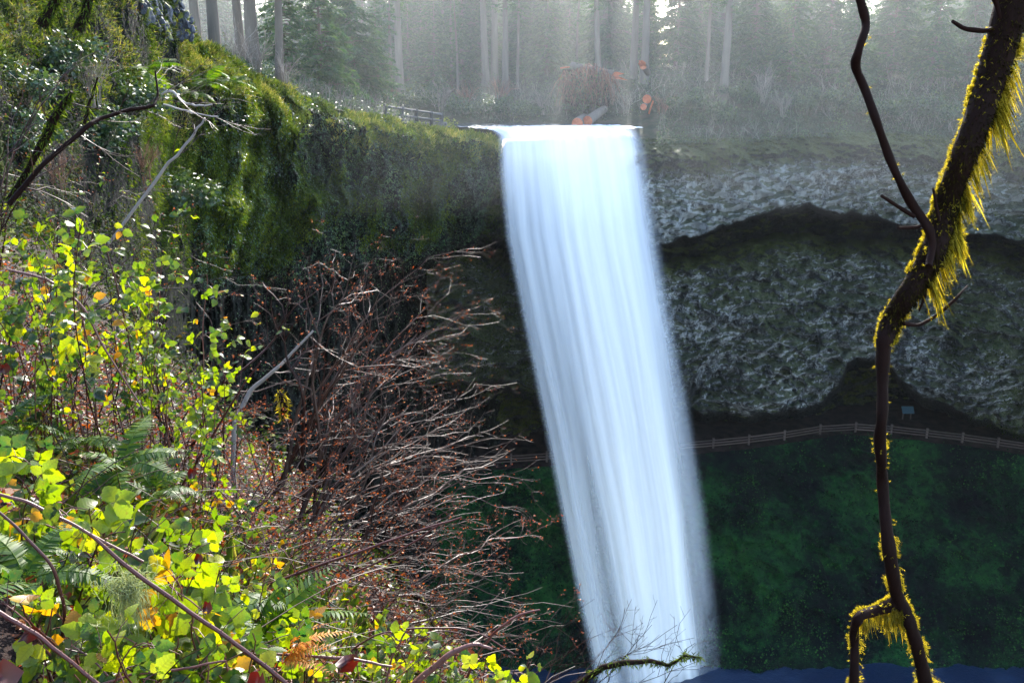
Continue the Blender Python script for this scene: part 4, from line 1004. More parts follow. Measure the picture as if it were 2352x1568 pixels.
tip_shrub('dense low russet shrub spreading right across the dark gorge', 700, 6.0, [(1225, 1090, 7.2), (1170, 1110, 7), (1200, 1180, 7), (1130, 1060, 6.8), (1060, 1130, 6.4), (980, 1070, 6.2), (1100, 1190, 6.6), (900, 1110, 6)], nch=9, tint=.3)
tip_shrub('dense russet shrub hanging over the gorge just below the other', 760, 5.6, [(1215, 1240, 6.6), (1190, 1300, 6.4), (1120, 1260, 6.2), (1040, 1230, 6), (960, 1200, 5.8), (1150, 1340, 6.2), (1210, 1390, 6.2), (880, 1220, 5.6)], nch=9, tint=.35)
tip_shrub('lowest bare shrub trailing thin twigs above the bottom brambles', 850, 5.0, [(1190, 1420, 5.6), (1230, 1470, 5.6), (1110, 1390, 5.4), (1040, 1350, 5.2), (1250, 1350, 5.8), (980, 1330, 5), (1290, 1440, 5.8)], nch=8, tint=.45)
tip_shrub('reddish twiggy thicket behind the mid bramble leaves', 430, 5.6, [(760, 1010, 6), (700, 930, 6), (820, 1060, 6), (640, 1010, 5.6), (740, 1100, 5.6), (860, 1150, 5.6), (560, 940, 5.6)], nch=9, tint=.3)
tip_shrub('rust coloured twig thicket above the lower bramble leaves', 520, 4.8, [(840, 1240, 5), (780, 1180, 5), (700, 1250, 4.8), (900, 1300, 5), (620, 1160, 4.8), (950, 1360, 5), (660, 1320, 4.6)], nch=9, tint=.25)
tip_shrub('thin upright stems with scattered small leaves left of the tall bare shrub', 300, 6.2, [(330, 560, 6.4), (400, 610, 6.4), (460, 700, 6.4), (250, 520, 6.4), (520, 760, 6.4), (360, 700, 6), (580, 820, 6.2)], .010, nch=6, bias=(.2, 0, .3), tint=.4, leaves=200)
tip_shrub('dark thin stems rising among the leaves at the left edge', 60, 5.4, [(120, 640, 5.4), (30, 700, 5.4), (190, 720, 5.4), (240, 800, 5.2), (90, 560, 5.6), (300, 880, 5)], .010, nch=6, bias=(.1, 0, .3), tint=.3, leaves=120)
tip_shrub('bare shrub arching over the mossy hillside at the upper left', -60, 10, [(130, 190, 11), (230, 110, 11.5), (60, 130, 11), (180, 290, 11), (290, 80, 12), (40, 250, 10.5), (110, 330, 10)], .018, nch=7, bias=(.6, 0, .15), tint=.5)
tip_shrub('thin brown shrub between the dark bough and the yellow leaves', 60, 9, [(300, 420, 9.5), (390, 390, 10), (450, 480, 10), (330, 520, 9), (240, 370, 9.5), (470, 560, 9.5), (540, 640, 9), (120, 420, 9)], .012, nch=7, bias=(.5, 0, .2), tint=.4, leaves=60)

HB = [('leafy', 60, 215, 25, 'dark leafy shrub on the mossy hillside at the left edge'), ('leafy', 150, 160, 29, 'leafy shrub on the hillside below the second mossy trunk'), ('leafy', 300, 250, 31, 'leafy shrub on the hillside above the end of the dark bough'), ('leafy', 240, 330, 27, 'leafy shrub on the hillside under the dark bough'), ('leafy', 60, 330, 21, 'leafy shrub behind the golden mossy sapling'), ('grey', 210, 220, 28, 'grey leafless shrub in the middle of the mossy hillside'), ('red', 130, 420, 20, 'brown leafless shrub behind the topmost bramble'), ('red', 330, 400, 27, 'brown leafless shrub under the smooth grey branch'), ('leafy', 400, 470, 33, 'leafy shrub low on the bluff above the bare shrubs')]
for i_, (kd, x_, y_, d_, lb_) in enumerate(HB):
    q_ = nearest(LP, x_, y_); t_ = bush(kd, x_, y_ + 10, q_[1] - .5, lb_, .62 * q_[1] / 28, i_)
# stand-alone limbs near the upper left
def limb(label, pts, d, mat='limb', name='bough', cat='branch', tint=.4, twig=0, moss=0, bias=(.6, 0, .3), mm=None):
    pts = np.array(pts, float); t = np.linspace(0, 1, len(pts)); q = np.linspace(0, 1, 6 * len(pts))
    x, y, w = (np.interp(q, t, pts[:, k]) for k in range(3))
    dd = np.interp(q, [0, 1], d if isinstance(d, (tuple, list)) else (d, d))
    p = P(x, y, dd); p = wob(p, .008 * dd.mean() / 5, 6); r = w / 2 / FPX * dd
    base = p[0]; T = thing(name, label, cat, base)
    mb = MB(); mb.tube(p, r, 8, tint); mb.build('stem', MAT[mat], T, loc=base)
    if twig:
        mb = MB(); tan = np.gradient(p, axis=0)
        for i in rng.integers(2, len(p) - 1, twig):
            s = p[i]; dv = nrm(nrm(tan[i]) * .6 + rng.normal(size=3) * .6 + np.array(bias) * .5); l = rng.uniform(.08, .35) * dd.mean() / 4
            grow(mb, wob(bez(s, s + dv * l * .5 + rng.normal(size=3) * .1 * l, s + dv * l, 6), .04 * l), r[i] * .3, .0018, 1, 4, bias, rec=None, tint=tint)
        mb.build('twigs', MAT['twig'], T, loc=base)
    if moss:
        n = moss; i = rng.integers(0, len(p), n); s = p[i] + rvec(n) * r[i][:, None] * .95; ln = rng.uniform(.015, .05, n) * dd.mean() / 4
        mb = MB(); mb.inst(KITE_V * [1, .2, 1], KITE_F, basis(nrm(s - p[i]) * .8 + rvec(n) * .6 + [0, 0, -.6], rvec(n)) * (ln * rng.uniform(.3, 1, n))[:, None, None], s); mb.build('moss', MAT[mm or ('moss' if dd.mean() > 7 else 'limbmoss')], T, False, loc=base)
limb('dark bough slanting up right with white lichened twigs at its tip', [(20, 470, 13), (95, 382, 11), (150, 335, 10), (207, 285, 11), (228, 272, 9), (275, 258, 9), (350, 242, 8), (362, 222, 5), (360, 165, 4)], (8, 9), twig=14, bias=(.8, 0, -.1))
limb('thick golden mossy sapling leaning at the upper left', [(20, 460, 14), (65, 390, 14), (110, 300, 20), (132, 255, 18), (165, 210, 8)], 9.5, 'limb', 'mossy_sapling', 'sapling', moss=900, twig=5)
limb('short dark snag standing on the hillside left of the white twigs', [(194, 285, 8), (203, 245, 6), (225, 180, 4)], 9.5, moss=120, name='snag', cat='branch')
limb('pale curling dead twig above the end of the dark bough', [(372, 217, 4), (385, 208, 7), (400, 213, 6), (425, 240, 6), (450, 242, 5), (487, 240, 3)], 9, 'greytwig', 'dead_twig', 'twig', .9, twig=5)
limb('long pale dead twig slanting down right below the curling one', [(375, 240, 4), (420, 252, 4), (455, 262, 3), (500, 268, 2.5)], 9, 'greytwig', 'dead_twig', 'twig', .9, twig=3)
limb('smooth grey branch rising through the twigs toward the mossy cliff', [(250, 560, 7), (380, 385, 7), (440, 318, 6), (470, 270, 4)], 9, 'greytwig', 'dead_branch', 'branch', .7, twig=6)
limb('mossy trunk leaning at the top left corner', [(95, 60, 26), (112, 30, 20), (135, -10, 20), (160, -60, 18)], 26, 'limb', 'mossy_tree', 'tree', moss=700)
limb('second mossy trunk right of the corner one below the stone heap', [(180, 70, 24), (192, 40, 20), (205, 0, 18), (222, -60, 16)], 28, 'limb', 'mossy_tree', 'tree', moss=700)
limb('grey upright stem with leafless forks in the middle of the twigs', [(541, 1245, 13), (540, 1150, 13), (533, 1060, 13), (540, 960, 13), (575, 895, 11), (650, 835, 8), (720, 760, 5)], (6.2, 6.8), 'greytwig', 'shrub_stem', 'branch', .55, twig=10)
limb('mossy crooked branch hanging in the lower twigs', [(860, 1255, 8), (890, 1275, 14), (925, 1340, 16), (960, 1370, 16), (985, 1400, 9), (998, 1450, 7)], 5.6, 'limb', 'mossy_branch', 'branch', moss=700, mm='moss')
limb('small mossy clump on a twig end hanging before the bare shrubs', [(640, 900, 8), (650, 915, 20), (652, 935, 20), (648, 960, 6)], 6.2, 'limb', 'moss_clump', 'moss', moss=260)
def bottom_branch():
    limb('mossy branch reaching right across the foot of the falls', [(1300, 1600, 20), (1345, 1560, 18), (1390, 1530, 17), (1440, 1520, 16), (1495, 1518, 13), (1535, 1528, 10), (1575, 1506, 8), (1612, 1510, 4)], 5.2, 'limb', 'mossy_branch', 'branch', moss=900, mm='moss')
    tip_shrub('fine leafless twigs standing dark against the foot of the falls', 1180, 5.6, [(1400, 1450, 5.8), (1440, 1400, 6), (1500, 1430, 6), (1560, 1440, 6), (1600, 1470, 6), (1340, 1440, 5.8), (1590, 1515, 6), (1480, 1480, 5.9), (1300, 1410, 5.8)], .008, .0018, 2, 7, .02, (.3, 0, .5), mat='limb', buds=False, tint=.3)
bottom_branch()

# ------------------------------------------------------------------ the mossy limb hanging at the right
def big_limb():
    D0 = 3.1
    A = [(2352, -90, 84), (2312, 60, 68), (2272, 200, 60), (2226, 330, 56), (2186, 430, 54), (2162, 520, 58), (2140, 590, 56), (2096, 660, 50), (2052, 722, 48), (2030, 782, 38), (2027, 850, 28), (2027, 950, 25), (2020, 1010, 27), (2024, 1050, 28), (2026, 1100, 27), (2034, 1200, 29), (2046, 1290, 34), (2060, 1370, 36), (2082, 1410, 34), (2100, 1460, 33), (2118, 1530, 35), (2140, 1640, 34)]
    B = [(2062, 1372, 30), (2036, 1391, 32), (2000, 1403, 27), (1972, 1412, 27), (1960, 1440, 24), (1962, 1490, 23), (1961, 1568, 25), (1955, 1650, 24)]
    C = [(1952, -60, 18), (1970, 0, 18), (1986, 58, 19), (1972, 100, 17), (1957, 150, 21), (1983, 208, 18), (2012, 290, 19), (2044, 380, 18), (2085, 462, 21), (2128, 522, 22), (2137, 560, 18), (2126, 612, 16)]
    tw = [[(2022, 448, 7), (2062, 474, 9), (2104, 500, 10)], [(2060, 524, 9), (2108, 522, 8), (2134, 508, 10)], [(2072, 742, 12), (2110, 748, 9), (2150, 726, 9), (2192, 690, 8), (2224, 654, 4)], [(2186, 48, 7), (2215, 67, 10), (2262, 72, 11), (2310, 60, 14)], [(2128, 610, 14), (2123, 685, 9), (2110, 716, 4)], [(2278, -20, 12), (2292, 20, 10), (2300, 60, 9)], [(2143, 430, 5), (2150, 470, 7), (2158, 510, 8)]]
    root = thing('mossy_limb', 'dark crooked tree limb hung with golden backlit moss at the right', 'tree limb', P(2352, -90, D0))
    L = np.array(root.location)
    def path(c, dz=0.0, dens=7):
        c = np.array(c, float); t = np.arange(len(c)); q = np.linspace(0, len(c) - 1, dens * len(c))
        x, y, w = (np.interp(q, t, c[:, k]) for k in range(3))
        ker = np.ones(5) / 5; pad = lambda a: np.convolve(np.pad(a, 2, 'edge'), ker, 'valid')
        x, y, w = pad(x), pad(y), pad(w)
        w = w * (1 + .16 * pnoise(np.stack([q * 1.7, q * 0, q * 0 + w[0]], -1)))
        d = D0 + dz + .10 * fbm(np.stack([q * .3, q * 0 + 3, q * 0], -1), 2)
        return P(x, y, d), w / 2 / FPX * D0, x, y
    PA, RA, xa, ya = path(A); PB, RB, xb, yb = path(B); PC, RC, xc, yc = path(C)
    PB = PB + (PA[np.argmin(abs(ya - 1372))] - PB[0]) * np.linspace(1, 0, len(PB))[:, None]
    PC = PC + np.array([0, -.02, 0])
    mb = MB(); mb.tube(PA, RA, 14, .35); mb.build('main_stem', MAT['limb'], root, loc=L)
    mb = MB(); mb.tube(PB, RB, 10, .4); mb.build('fork', MAT['limb'], root, loc=L)
    mb = MB(); mb.tube(PC, RC, 9, .45); mb.build('side_branch', MAT['limb'], root, loc=L)
    for c in tw:
        p, r, _, _ = path(c, rng.normal() * .03); mb = MB(); mb.tube(p, r, 6, .5); mb.build('twig', MAT['limb'], root, loc=L)
    mb = MB()
    def moss(Pp, Rr, yy, n, wfun, lfun, hang):
        w = wfun(yy) * np.clip(.45 + 1.5 * pnoise(Pp * 11 + 2), .04, 2); c = np.cumsum(w); i = np.clip(np.searchsorted(c, rng.random(n) * c[-1]), 0, len(c) - 1)
        tan = nrm(np.gradient(Pp, axis=0))[i]; o = rvec(n); o = nrm(o - tan * np.einsum('ij,ij->i', o, tan)[:, None])
        front = -(o @ nrm(-Pp.mean(0) * [1, 1, 1]))
        keep = rng.random(n) < np.where(front < -.25, .045, 1.0); i, o, tan = i[keep], o[keep], tan[keep]; n = len(i)
        s = Pp[i] + (rng.random(n) - .5)[:, None] * np.linalg.norm(Pp[1] - Pp[0]) * tan + o * Rr[i][:, None] * .96
        down = np.clip(.5 - o[:, 2] * .6 + .45 * o[:, 0], 0.08, 1.2)
        ln = (.010 + lfun(yy[i]) * hang * down ** 1.6 * rng.random(n) ** .7)
        d = nrm(o * .85 + rvec(n) * .35 + np.array([.10, 0, -1.0]) * np.clip(ln / .04, .2, 2.0)[:, None])
        ln = ln * rng.uniform(.6, 1.3, n) * np.clip(.75 + .9 * pnoise(s * 22 + 5), .25, 1.6)
        # a strand with a few side leaves
        M = basis(d, rvec(n)); wv = np.clip(.0020 / ln, .02, .6)
        mb.inst(KITE_V, KITE_F, M * np.stack([ln, ln * wv, ln * .3], -1)[:, None, :], s)
        for k in range(7):
            f = rng.uniform(.1, 1.0, n); l2 = rng.uniform(.004, .011, n)
            mb.inst(KITE_V, KITE_F, basis(d * .8 + rvec(n) * .8, rvec(n)) * np.stack([l2, l2 * .30, l2], -1)[:, None, :], s + d * (ln * f)[:, None])
    moss(PA, RA, ya, 8500, lambda y: sstep(700, 560, y) if False else np.where(y < 640, 1.0, .004), lambda y: np.interp(y, [-90, 100, 200, 260, 330, 400, 470, 560, 640, 700], [.4, .35, .75, .9, .55, 1.0, .8, .8, .9, .1]), .165)
    moss(PA, RA, ya, 1900, lambda y: np.where((y > 700) & (y < 790), .7, 0) + np.where((y > 1010) & (y < 1070), .35, 0) + np.where(y > 1230, 1.0, 0.0), lambda y: np.where(y > 1230, .28, .12), .10)
    moss(PB, RB, yb, 1700, lambda y: np.where(y < 1440, 1.6, .5), lambda y: np.where(y < 1430, 1.0, .25), .10)
    moss(PC, RC, yc, 40, lambda y: np.where(y > 330, 1, .1), lambda y: y * 0 + .05, .1)
    mb.build('moss', MAT['limbmoss'], root, False, loc=L)
    dm = MB(); i = rng.integers(2, int(len(PA) * .42), 5200); tan = nrm(np.gradient(PA, axis=0))[i]; o = rvec(len(i)); o = nrm(o - tan * np.einsum('ij,ij->i', o, tan)[:, None]); o[:, 1] = -np.abs(o[:, 1])  # front moss in the colour with shade painted in
    sp = PA[i] + (rng.random(len(i)) - .5)[:, None] * tan * .03 + o * RA[i][:, None] * .95; ln = rng.uniform(.006, .02, len(i))
    dm.inst(KITE_V * [1, .22, 1], KITE_F, basis(o * .6 + rvec(len(i)) * .6 - [0, 0, .7], rvec(len(i))) * ln[:, None, None], sp); dm.build('shaded_front_moss', MAT['shademoss'], root, False, loc=L)
big_limb()
# ------------------------------------------------------------------ brambles
def bramble(label, c, spread, ncane, size, d, tint=.55, lean=(.3, 0, 0), dens=1.0, base=None, group=None):
    """canes arch from the bank through the leaf mass centred at picture direction c"""
    x0, y0 = c; sx, sy = spread
    cen = P(x0, y0 + sy * .5, d); b = np.array([cen[0] - .05, d + .15, 0]); b[2] = float(zbank(b[0], b[1]))
    if b[2] > cen[2] - .15: b[2] = cen[2] - .15
    t = thing('bramble', label, 'bramble', b); cm, lm = MB(), MB(); X, N, S, T, U = [], [], [], [], []
    for i in range(ncane):
        a, r_ = rng.uniform(0, 6.28), rng.random() ** .5
        e = P(x0 + sx * r_ * math.cos(a), y0 + sy * r_ * math.sin(a), d + rng.normal() * .16 * d / 2.5)
        s = b + rng.normal(size=3) * [.12, .08, 0]
        m = (s + e) / 2 + np.array([rng.normal() * .08, rng.normal() * .08, .25 * np.linalg.norm(e - s)])
        pts = wob(bez(s, m, e, 14), .02, 3); L = np.linalg.norm(e - s)
        cm.tube(pts, np.linspace(.0045, .0018, 14) * (.7 + .3 * size / .08), 5, rng.random(), cap=False)
        nn = int(dens * (3 + 7 * L)); f = rng.uniform(.35, 1.0, nn); tan = nrm(np.gradient(pts, axis=0))
        for q in f:
            k = min(int(q * 13), 12); p = pts[k] + (q * 13 - k) * (pts[k + 1] - pts[k])
            pd = nrm(rng.normal(size=3) * [.9, .9, .5] + [0, 0, .25]); pl = size * rng.uniform(.5, 1.1); w = p + pd * pl
            cm.tube(np.stack([p, p + pd * pl * .5 + [0, 0, .01], w]), [.0016, .0013, .001], 3, rng.random(), cap=False)
            face = nrm(rng.normal(size=3) * .5 + np.array([0, -.75, .6])); tn = np.clip(rng.normal(tint - .04, .30), 0, .985)
            s1 = size * rng.uniform(.6, 1.2); fw = nrm(pd - face * (pd @ face)); sd = np.cross(face, fw)
            for dv, sc_ in ((fw, 1.15), (fw * .25 + sd, .9), (fw * .25 - sd, .9)):
                if sc_ < 1 and rng.random() < .22: continue
                X.append(dv + rng.normal(size=3) * .15 - [0, 0, .18]); N.append(face + rng.normal(size=3) * .18); S.append(s1 * sc_); T.append(w); U.append(np.clip(tn + rng.normal() * .06, 0, 1))
    X, N, S, T, U = map(np.array, (X, N, S, T, U)); S = S * .68 * rng.uniform(.7, 1.25, len(S)); M = basis(X, N)
    M = M * np.stack([S, S * rng.uniform(.8, 1.05, len(S)), S * rng.uniform(.3, 1.5, len(S))], -1)[:, None, :]
    lm.inst(LEAF_V, LEAF_F, M, T, U, LEAF_UV)
    cm.build('canes', MAT['cane'], t, loc=b); lm.build('leaves', MAT['bramble'], t, True, loc=b)
    return t
for a in [
 ('bramble with bright yellow leaves topping the left thicket', (130, 545), (90, 70), 9, .085, 4.6, .66),
 ('bramble stretching its yellow leaves right below the topmost one', (330, 620), (150, 50), 9, .07, 5.0, .62),
 ('darker teal leaved bramble at the left edge under the topmost leaves', (60, 700), (110, 80), 9, .075, 4.4, .42),
 ('small leaved bramble in the middle of the left thicket', (300, 750), (130, 80), 9, .06, 5.0, .5),
 ('bramble with scattered round leaves beside the thin upright stems', (400, 880), (110, 90), 9, .06, 5.0, .55),
 ('bramble with mixed green leaves at the left edge above the ferns', (90, 860), (100, 70), 7, .06, 4.4, .45),
 ('bramble sprig with a few yellow leaves right of the upright stems', (520, 780), (50, 70), 3, .055, 5.2, .62),
 ('bramble trailing small leaves down the middle of the bank', (450, 1060), (80, 100), 8, .055, 4.6, .55),
 ('large leaved bramble at the left edge with a broad pale leaf', (50, 1090), (90, 60), 5, .085, 2.8, .55),
 ('bramble with big lime leaves under the long diagonal canes', (170, 1190), (150, 60), 8, .080, 2.6, .66),
 ('bramble with lime leaves left of the grey upright stem', (400, 1220), (110, 60), 7, .07, 3.0, .6),
 ('bramble with broad spotted leaves in the lower left corner', (90, 1420), (110, 70), 7, .085, 2.0, .66),
 ('bramble with wide lime leaves beside the hanging lichen', (300, 1340), (110, 90), 8, .075, 2.3, .64),
 ('bramble with a tall drooping yellow leaf in the lower middle', (450, 1340), (90, 90), 7, .080, 2.3, .66),
 ('bramble crowding the bottom edge with glossy lime leaves', (290, 1510), (170, 60), 10, .075, 1.95, .62),
 ('bramble with pale backs of leaves right of the bottom cane', (500, 1490), (110, 60), 7, .07, 2.2, .55),
 ('bramble with small bright leaves under the white fern', (620, 1380), (100, 90), 8, .055, 2.9, .55),
 ('bramble of mixed leaves behind the orange fern', (640, 1500), (100, 50), 7, .055, 2.6, .55),
 ('bramble with lone upright yellow leaves above the bottom edge', (910, 1440), (70, 50), 4, .06, 3.2, .66),
 ('bramble sprawling along the bottom edge right of the orange fern', (860, 1530), (110, 40), 7, .06, 2.8, .55),
 ('bramble with backlit leaves at the foot of the bare shrubs', (1020, 1490), (110, 45), 8, .055, 3.2, .6),
 ('bramble with glowing yellow leaves in the bottom middle', (1110, 1545), (90, 35), 8, .06, 3.0, .7),
 ('outermost bramble sprig trailing toward the falls', (1190, 1530), (60, 40), 4, .05, 3.4, .6),
 ('bramble of small lit leaves low in the reddish thicket', (560, 1180), (90, 60), 6, .05, 4.2, .5),
 ('bramble of dark leaves deep in the lower left shade', (180, 1330), (130, 70), 7, .07, 2.9, .35),
]: bramble(*a)
# ------------------------------------------------------------------ bold canes crossing in front
def cane(label, pts, d, tint=.5, thorn=True, mat='cane'):
    pts = np.array(pts, float); t = np.linspace(0, 1, len(pts)); q = np.linspace(0, 1, 8 * len(pts))
    x, y, w = (np.interp(q, t, pts[:, k]) for k in range(3)); ker = np.ones(7) / 7
    x, y = (np.convolve(np.pad(a, 3, 'reflect', reflect_type='odd'), ker, 'valid') for a in (x, y))
    p = wob(P(x, y, np.linspace(d[0], d[1], len(q)) if isinstance(d, tuple) else np.full(len(q), d)), .004, 5); dm = p[:, 1].mean()
    r = w / 2 / FPX * dm; t_ = thing('bramble_cane', label, 'cane', p[0]); mb = MB(); mb.tube(p, r, 8, tint); mb.build('stem', MAT[mat], t_, loc=p[0])
    if thorn:
        n = len(q); i = rng.integers(0, n, n); tan = nrm(np.gradient(p, axis=0))[i]; o = rvec(n); o = nrm(o - tan * np.einsum('ij,ij->i', o, tan)[:, None])
        th = MB(); th.inst(np.array([[0, -.4, 0], [0, .4, 0], [.2, 0, .4], [1, 0, 0]]), np.array([[0, 1, 3], [0, 3, 2], [1, 2, 3]]), basis(o + tan * .5, tan) * (r[i] * 1.1)[:, None, None], p[i] + o * r[i][:, None] * .9); th.build('thorns', MAT['cane'], t_, False, loc=p[0])
cane('long dark red cane running diagonally from the left to the bottom edge', [(205, 1225, 9), (300, 1305, 12), (430, 1400, 12), (540, 1475, 12), (620, 1535, 13), (690, 1600, 13)], 2.0)
cane('thick pinkish cane crossing the lower left corner', [(-40, 1385, 12), (60, 1440, 12), (140, 1500, 11), (260, 1600, 11)], 1.75, .65)
cane('pale cane slanting in from the left edge above the lime leaves', [(-40, 1125, 9), (60, 1150, 9), (130, 1185, 9), (230, 1240, 8), (330, 1290, 7)], 2.3, .8)
cane('dark cane curving down the left edge', [(-20, 1160, 7), (60, 1230, 8), (120, 1300, 9), (150, 1400, 9), (140, 1500, 9), (110, 1600, 9)], 2.1, .3)
cane('straight thin cane pointing right across the reddish thicket', [(560, 1362, 9), (700, 1310, 8), (870, 1250, 7), (1000, 1205, 5), (1060, 1188, 4)], 4.0, .6)
cane('thin red cane crossing above the white fern', [(800, 1320, 5), (880, 1285, 5), (950, 1245, 5), (1010, 1205, 4)], 4.2, .45)
cane('pale pink double cane arching up at the bottom middle', [(930, 1590, 20), (985, 1540, 18), (1040, 1495, 16), (1090, 1478, 11), (1130, 1490, 8)], 2.9, .95)
cane('reddish cane reaching right from the bottom middle toward the falls', [(1055, 1590, 7), (1100, 1500, 7), (1140, 1445, 7), (1190, 1412, 6), (1240, 1400, 4)], 3.1, .7)
cane('pale upright cane in front of the bottom leaves', [(885, 1570, 6), (900, 1510, 6), (925, 1460, 5), (935, 1445, 4)], 2.8, .9)
cane('horizontal pinkish cane low at the bottom edge', [(560, 1500, 7), (690, 1504, 8), (800, 1512, 9), (900, 1530, 6)], 2.4, .75)
cane('second low cane leaving the bottom left corner', [(180, 1590, 7), (300, 1548, 7), (400, 1535, 7), (520, 1520, 6)], 1.9, .8)
cane('thin green cane bowing over the bottom brambles', [(760, 1530, 6), (850, 1460, 5), (950, 1440, 5), (1080, 1440, 4), (1180, 1500, 4)], 3.2, .5)
cane('thin brown cane rising steeply among the thin upright stems', [(395, 1080, 5), (330, 980, 5), (310, 850, 5), (280, 700, 4), (240, 560, 3)], 5.2, .4)
cane('red stem leaning right in the middle of the bank', [(355, 1210, 6), (440, 1080, 6), (500, 980, 5), (560, 880, 4), (600, 830, 3)], 4.8, .35)
cane('pale bent cane dropping behind the topmost bramble', [(20, 620, 6), (110, 640, 6), (190, 700, 6), (240, 800, 5), (330, 940, 4)], 4.6, .95)

# ------------------------------------------------------------------ ferns
def frond_mesh(seed, mat, np_=28, droop=.55):
    r = np.random.default_rng(seed); mb = MB(); s = np.linspace(0, 1, 20)
    ax = np.stack([s * .94, .05 * np.sin(s * 3 + seed), .42 * s - droop * s ** 2 * 1.1], -1); mb.tube(ax, np.linspace(.008, .002, 20), 4, .7, cap=False)
    f = np.linspace(.10, .985, np_); pos = np.stack([np.interp(f, s, ax[:, k]) for k in range(3)], -1); tn = nrm(np.stack([np.interp(f, s, np.gradient(ax[:, k])) for k in range(3)], -1))
    ln = .19 * np.sin(math.pi * np.clip(f, 0, 1) ** .72) ** .7 + .012
    for sg in (1, -1):
        side = np.stack([0 * f, sg + 0 * f, 0 * f], -1); d = side + tn * .28 + np.stack([0 * f, 0 * f, -.16 + .12 * r.normal(size=np_)], -1)
        up = np.cross(tn, side) * sg + r.normal(size=(np_, 3)) * .15
        mb.inst(np.array([[0, -.09, 0], [0, .09, 0], [.5, .085, .02], [.5, -.085, .02], [1, 0, -.05]])[[0, 1, 2, 4, 3]], np.array([[0, 1, 2], [0, 2, 4], [4, 2, 3]]), basis(d, up) * ln[:, None, None] * 1.0, pos, np.clip(r.normal(.5, .2, np_), 0, 1))
    return mb.mesh('frond', MAT[mat], True)
FR = [frond_mesh(s, 'fern') for s in (1, 2, 3)]
DF = frond_mesh(4, 'deadfern', 22, .7)
def fern(label, x, y, d, n, L, az=(0, 6.28), tilt=.1, mesh=None, name='fern'):
    t = thing(name, label, 'fern', P(x, y, d))
    for i in range(n):
        o = place('frond', mesh or FR[i % 3], t); s = L * rng.uniform(.75, 1.15); o.scale = (s, s * rng.uniform(.85, 1.1), s)
        o.rotation_euler = (rng.normal() * .25, rng.normal() * .25 - tilt, az[0] + (az[1] - az[0]) * (i + .5 * rng.random()) / n)
    return t
fern('dark green sword fern at the left edge below the leafy top', 20, 975, 4.2, 9, .40)
fern('sword fern with pale lit fronds left of the thin stems', 190, 1020, 4.6, 9, .36)
fern('sword fern with greenish gold fronds in the middle of the left thicket', 280, 1075, 4.0, 10, .36)
fern('sword fern in the left corner under the big lime leaves', 20, 1270, 2.6, 7, .32)
fern('single white glinting fern frond slanting up in the lower middle', 585, 1500, 2.9, 3, .42, (-.1, .6), .8)
fern('fern with short shaded fronds beside the lower left dark leaf', 60, 1340, 2.3, 6, .3)
fern('sword fern behind the lime leaves left of the grey stem', 360, 1130, 4.2, 8, .3)
fern('small fern low in the thicket beside the white frond', 520, 1420, 2.9, 6, .3)
fern('hanging fern tuft on the bluff right of the white twigs', 470, 190, 44, 10, 1.6)
fern('hanging fern tuft on the bluff above the white twigs', 335, 165, 34, 10, 1.5)
fern('fern tuft on the bluff edge beside the vertical crevice', 535, 190, 46, 10, 1.4)
fern('fern tuft high on the bluff below the grass', 440, 215, 42, 9, 1.5)
fern('bright orange dead fern frond near the bottom edge', 650, 1520, 2.4, 4, .22, (-.5, .7), .35, DF, 'dead_fern')

# ------------------------------------------------------------------ single dead leaves
def dead_leaf(label, x, y, d, s, rot, mat='redleaf'):
    mb = MB(); s = s * .75; v = LEAF_V.copy(); v[:, 2] += .9 * np.abs(v[:, 1]) * (1 + np.sin(v[:, 0] * 6)) + .25 * np.sin(v[:, 0] * 4) + .15 * v[:, 1]; v[:, 1] *= 1 + .35 * np.sin(v[:, 0] * 11); mb.add(v * [s, s * 1.5, s], LEAF_F, np.clip(.5 + v[:, 1], 0, 1), LEAF_UV)
    o = mb.build('dead_leaf', MAT[mat], None); o.location = P(x, y, d); o.rotation_euler = rot; tag(o, label, 'leaf')
dead_leaf('large dark red dead leaf at the bottom edge left of the orange fern', 560, 1590, 1.9, .085, (.7, .2, .3))
dead_leaf('curled orange red dead leaf right of the orange fern at the bottom edge', 790, 1505, 2.3, .07, (.6, .9, -.7))
dead_leaf('dark brown dead leaf in the lower left corner', -15, 1560, 1.7, .075, (1.0, -.2, .2))
dead_leaf('small red dead leaf under the hanging lichen', 465, 1395, 2.1, .035, (.9, .2, .2))
dead_leaf('rust dead leaf tip below the broad spotted leaf', 60, 1445, 1.95, .05, (1.2, .3, -.3))
dead_leaf('orange dead leaf below the tall drooping yellow leaf', 445, 1285, 2.5, .04, (1.0, .2, .4))
dead_leaf('reddish dead leaf hanging above the grey stem foot', 430, 1085, 3.8, .06, (1.3, .2, .4))
dead_leaf('maroon curled leaf at the left edge in the shade', 0, 845, 4, .06, (1.3, .2, .2))
def beard():
    p0 = P(290, 1335, 2.1); t = thing('beard_lichen', 'pale straggly beard lichen hanging among the lower bramble leaves', 'lichen', p0); mb = MB()
    for i in range(170):
        s = p0 + rng.normal(size=3) * [.020, .015, .012]; e = s + np.array([rng.normal() * .018, rng.normal() * .012, -rng.uniform(.03, .16)])
        mb.tube(wob(bez(s, (s + e) / 2 + rng.normal(size=3) * .012, e, 7), .010, 5), [.0008] * 7, 3, rng.random(), cap=False)
    for i in range(90):
        s = p0 + rng.normal(size=3) * [.03, .015, .015]; e = s + rng.normal(size=3) * .03
        mb.tube(wob(bez(s, (s + e) / 2 + rng.normal(size=3) * .02, e, 6), .012, 5), [.0009] * 6, 3, rng.random(), cap=False)
    mb.build('strands', MAT['lichen'], t, loc=p0)
beard()

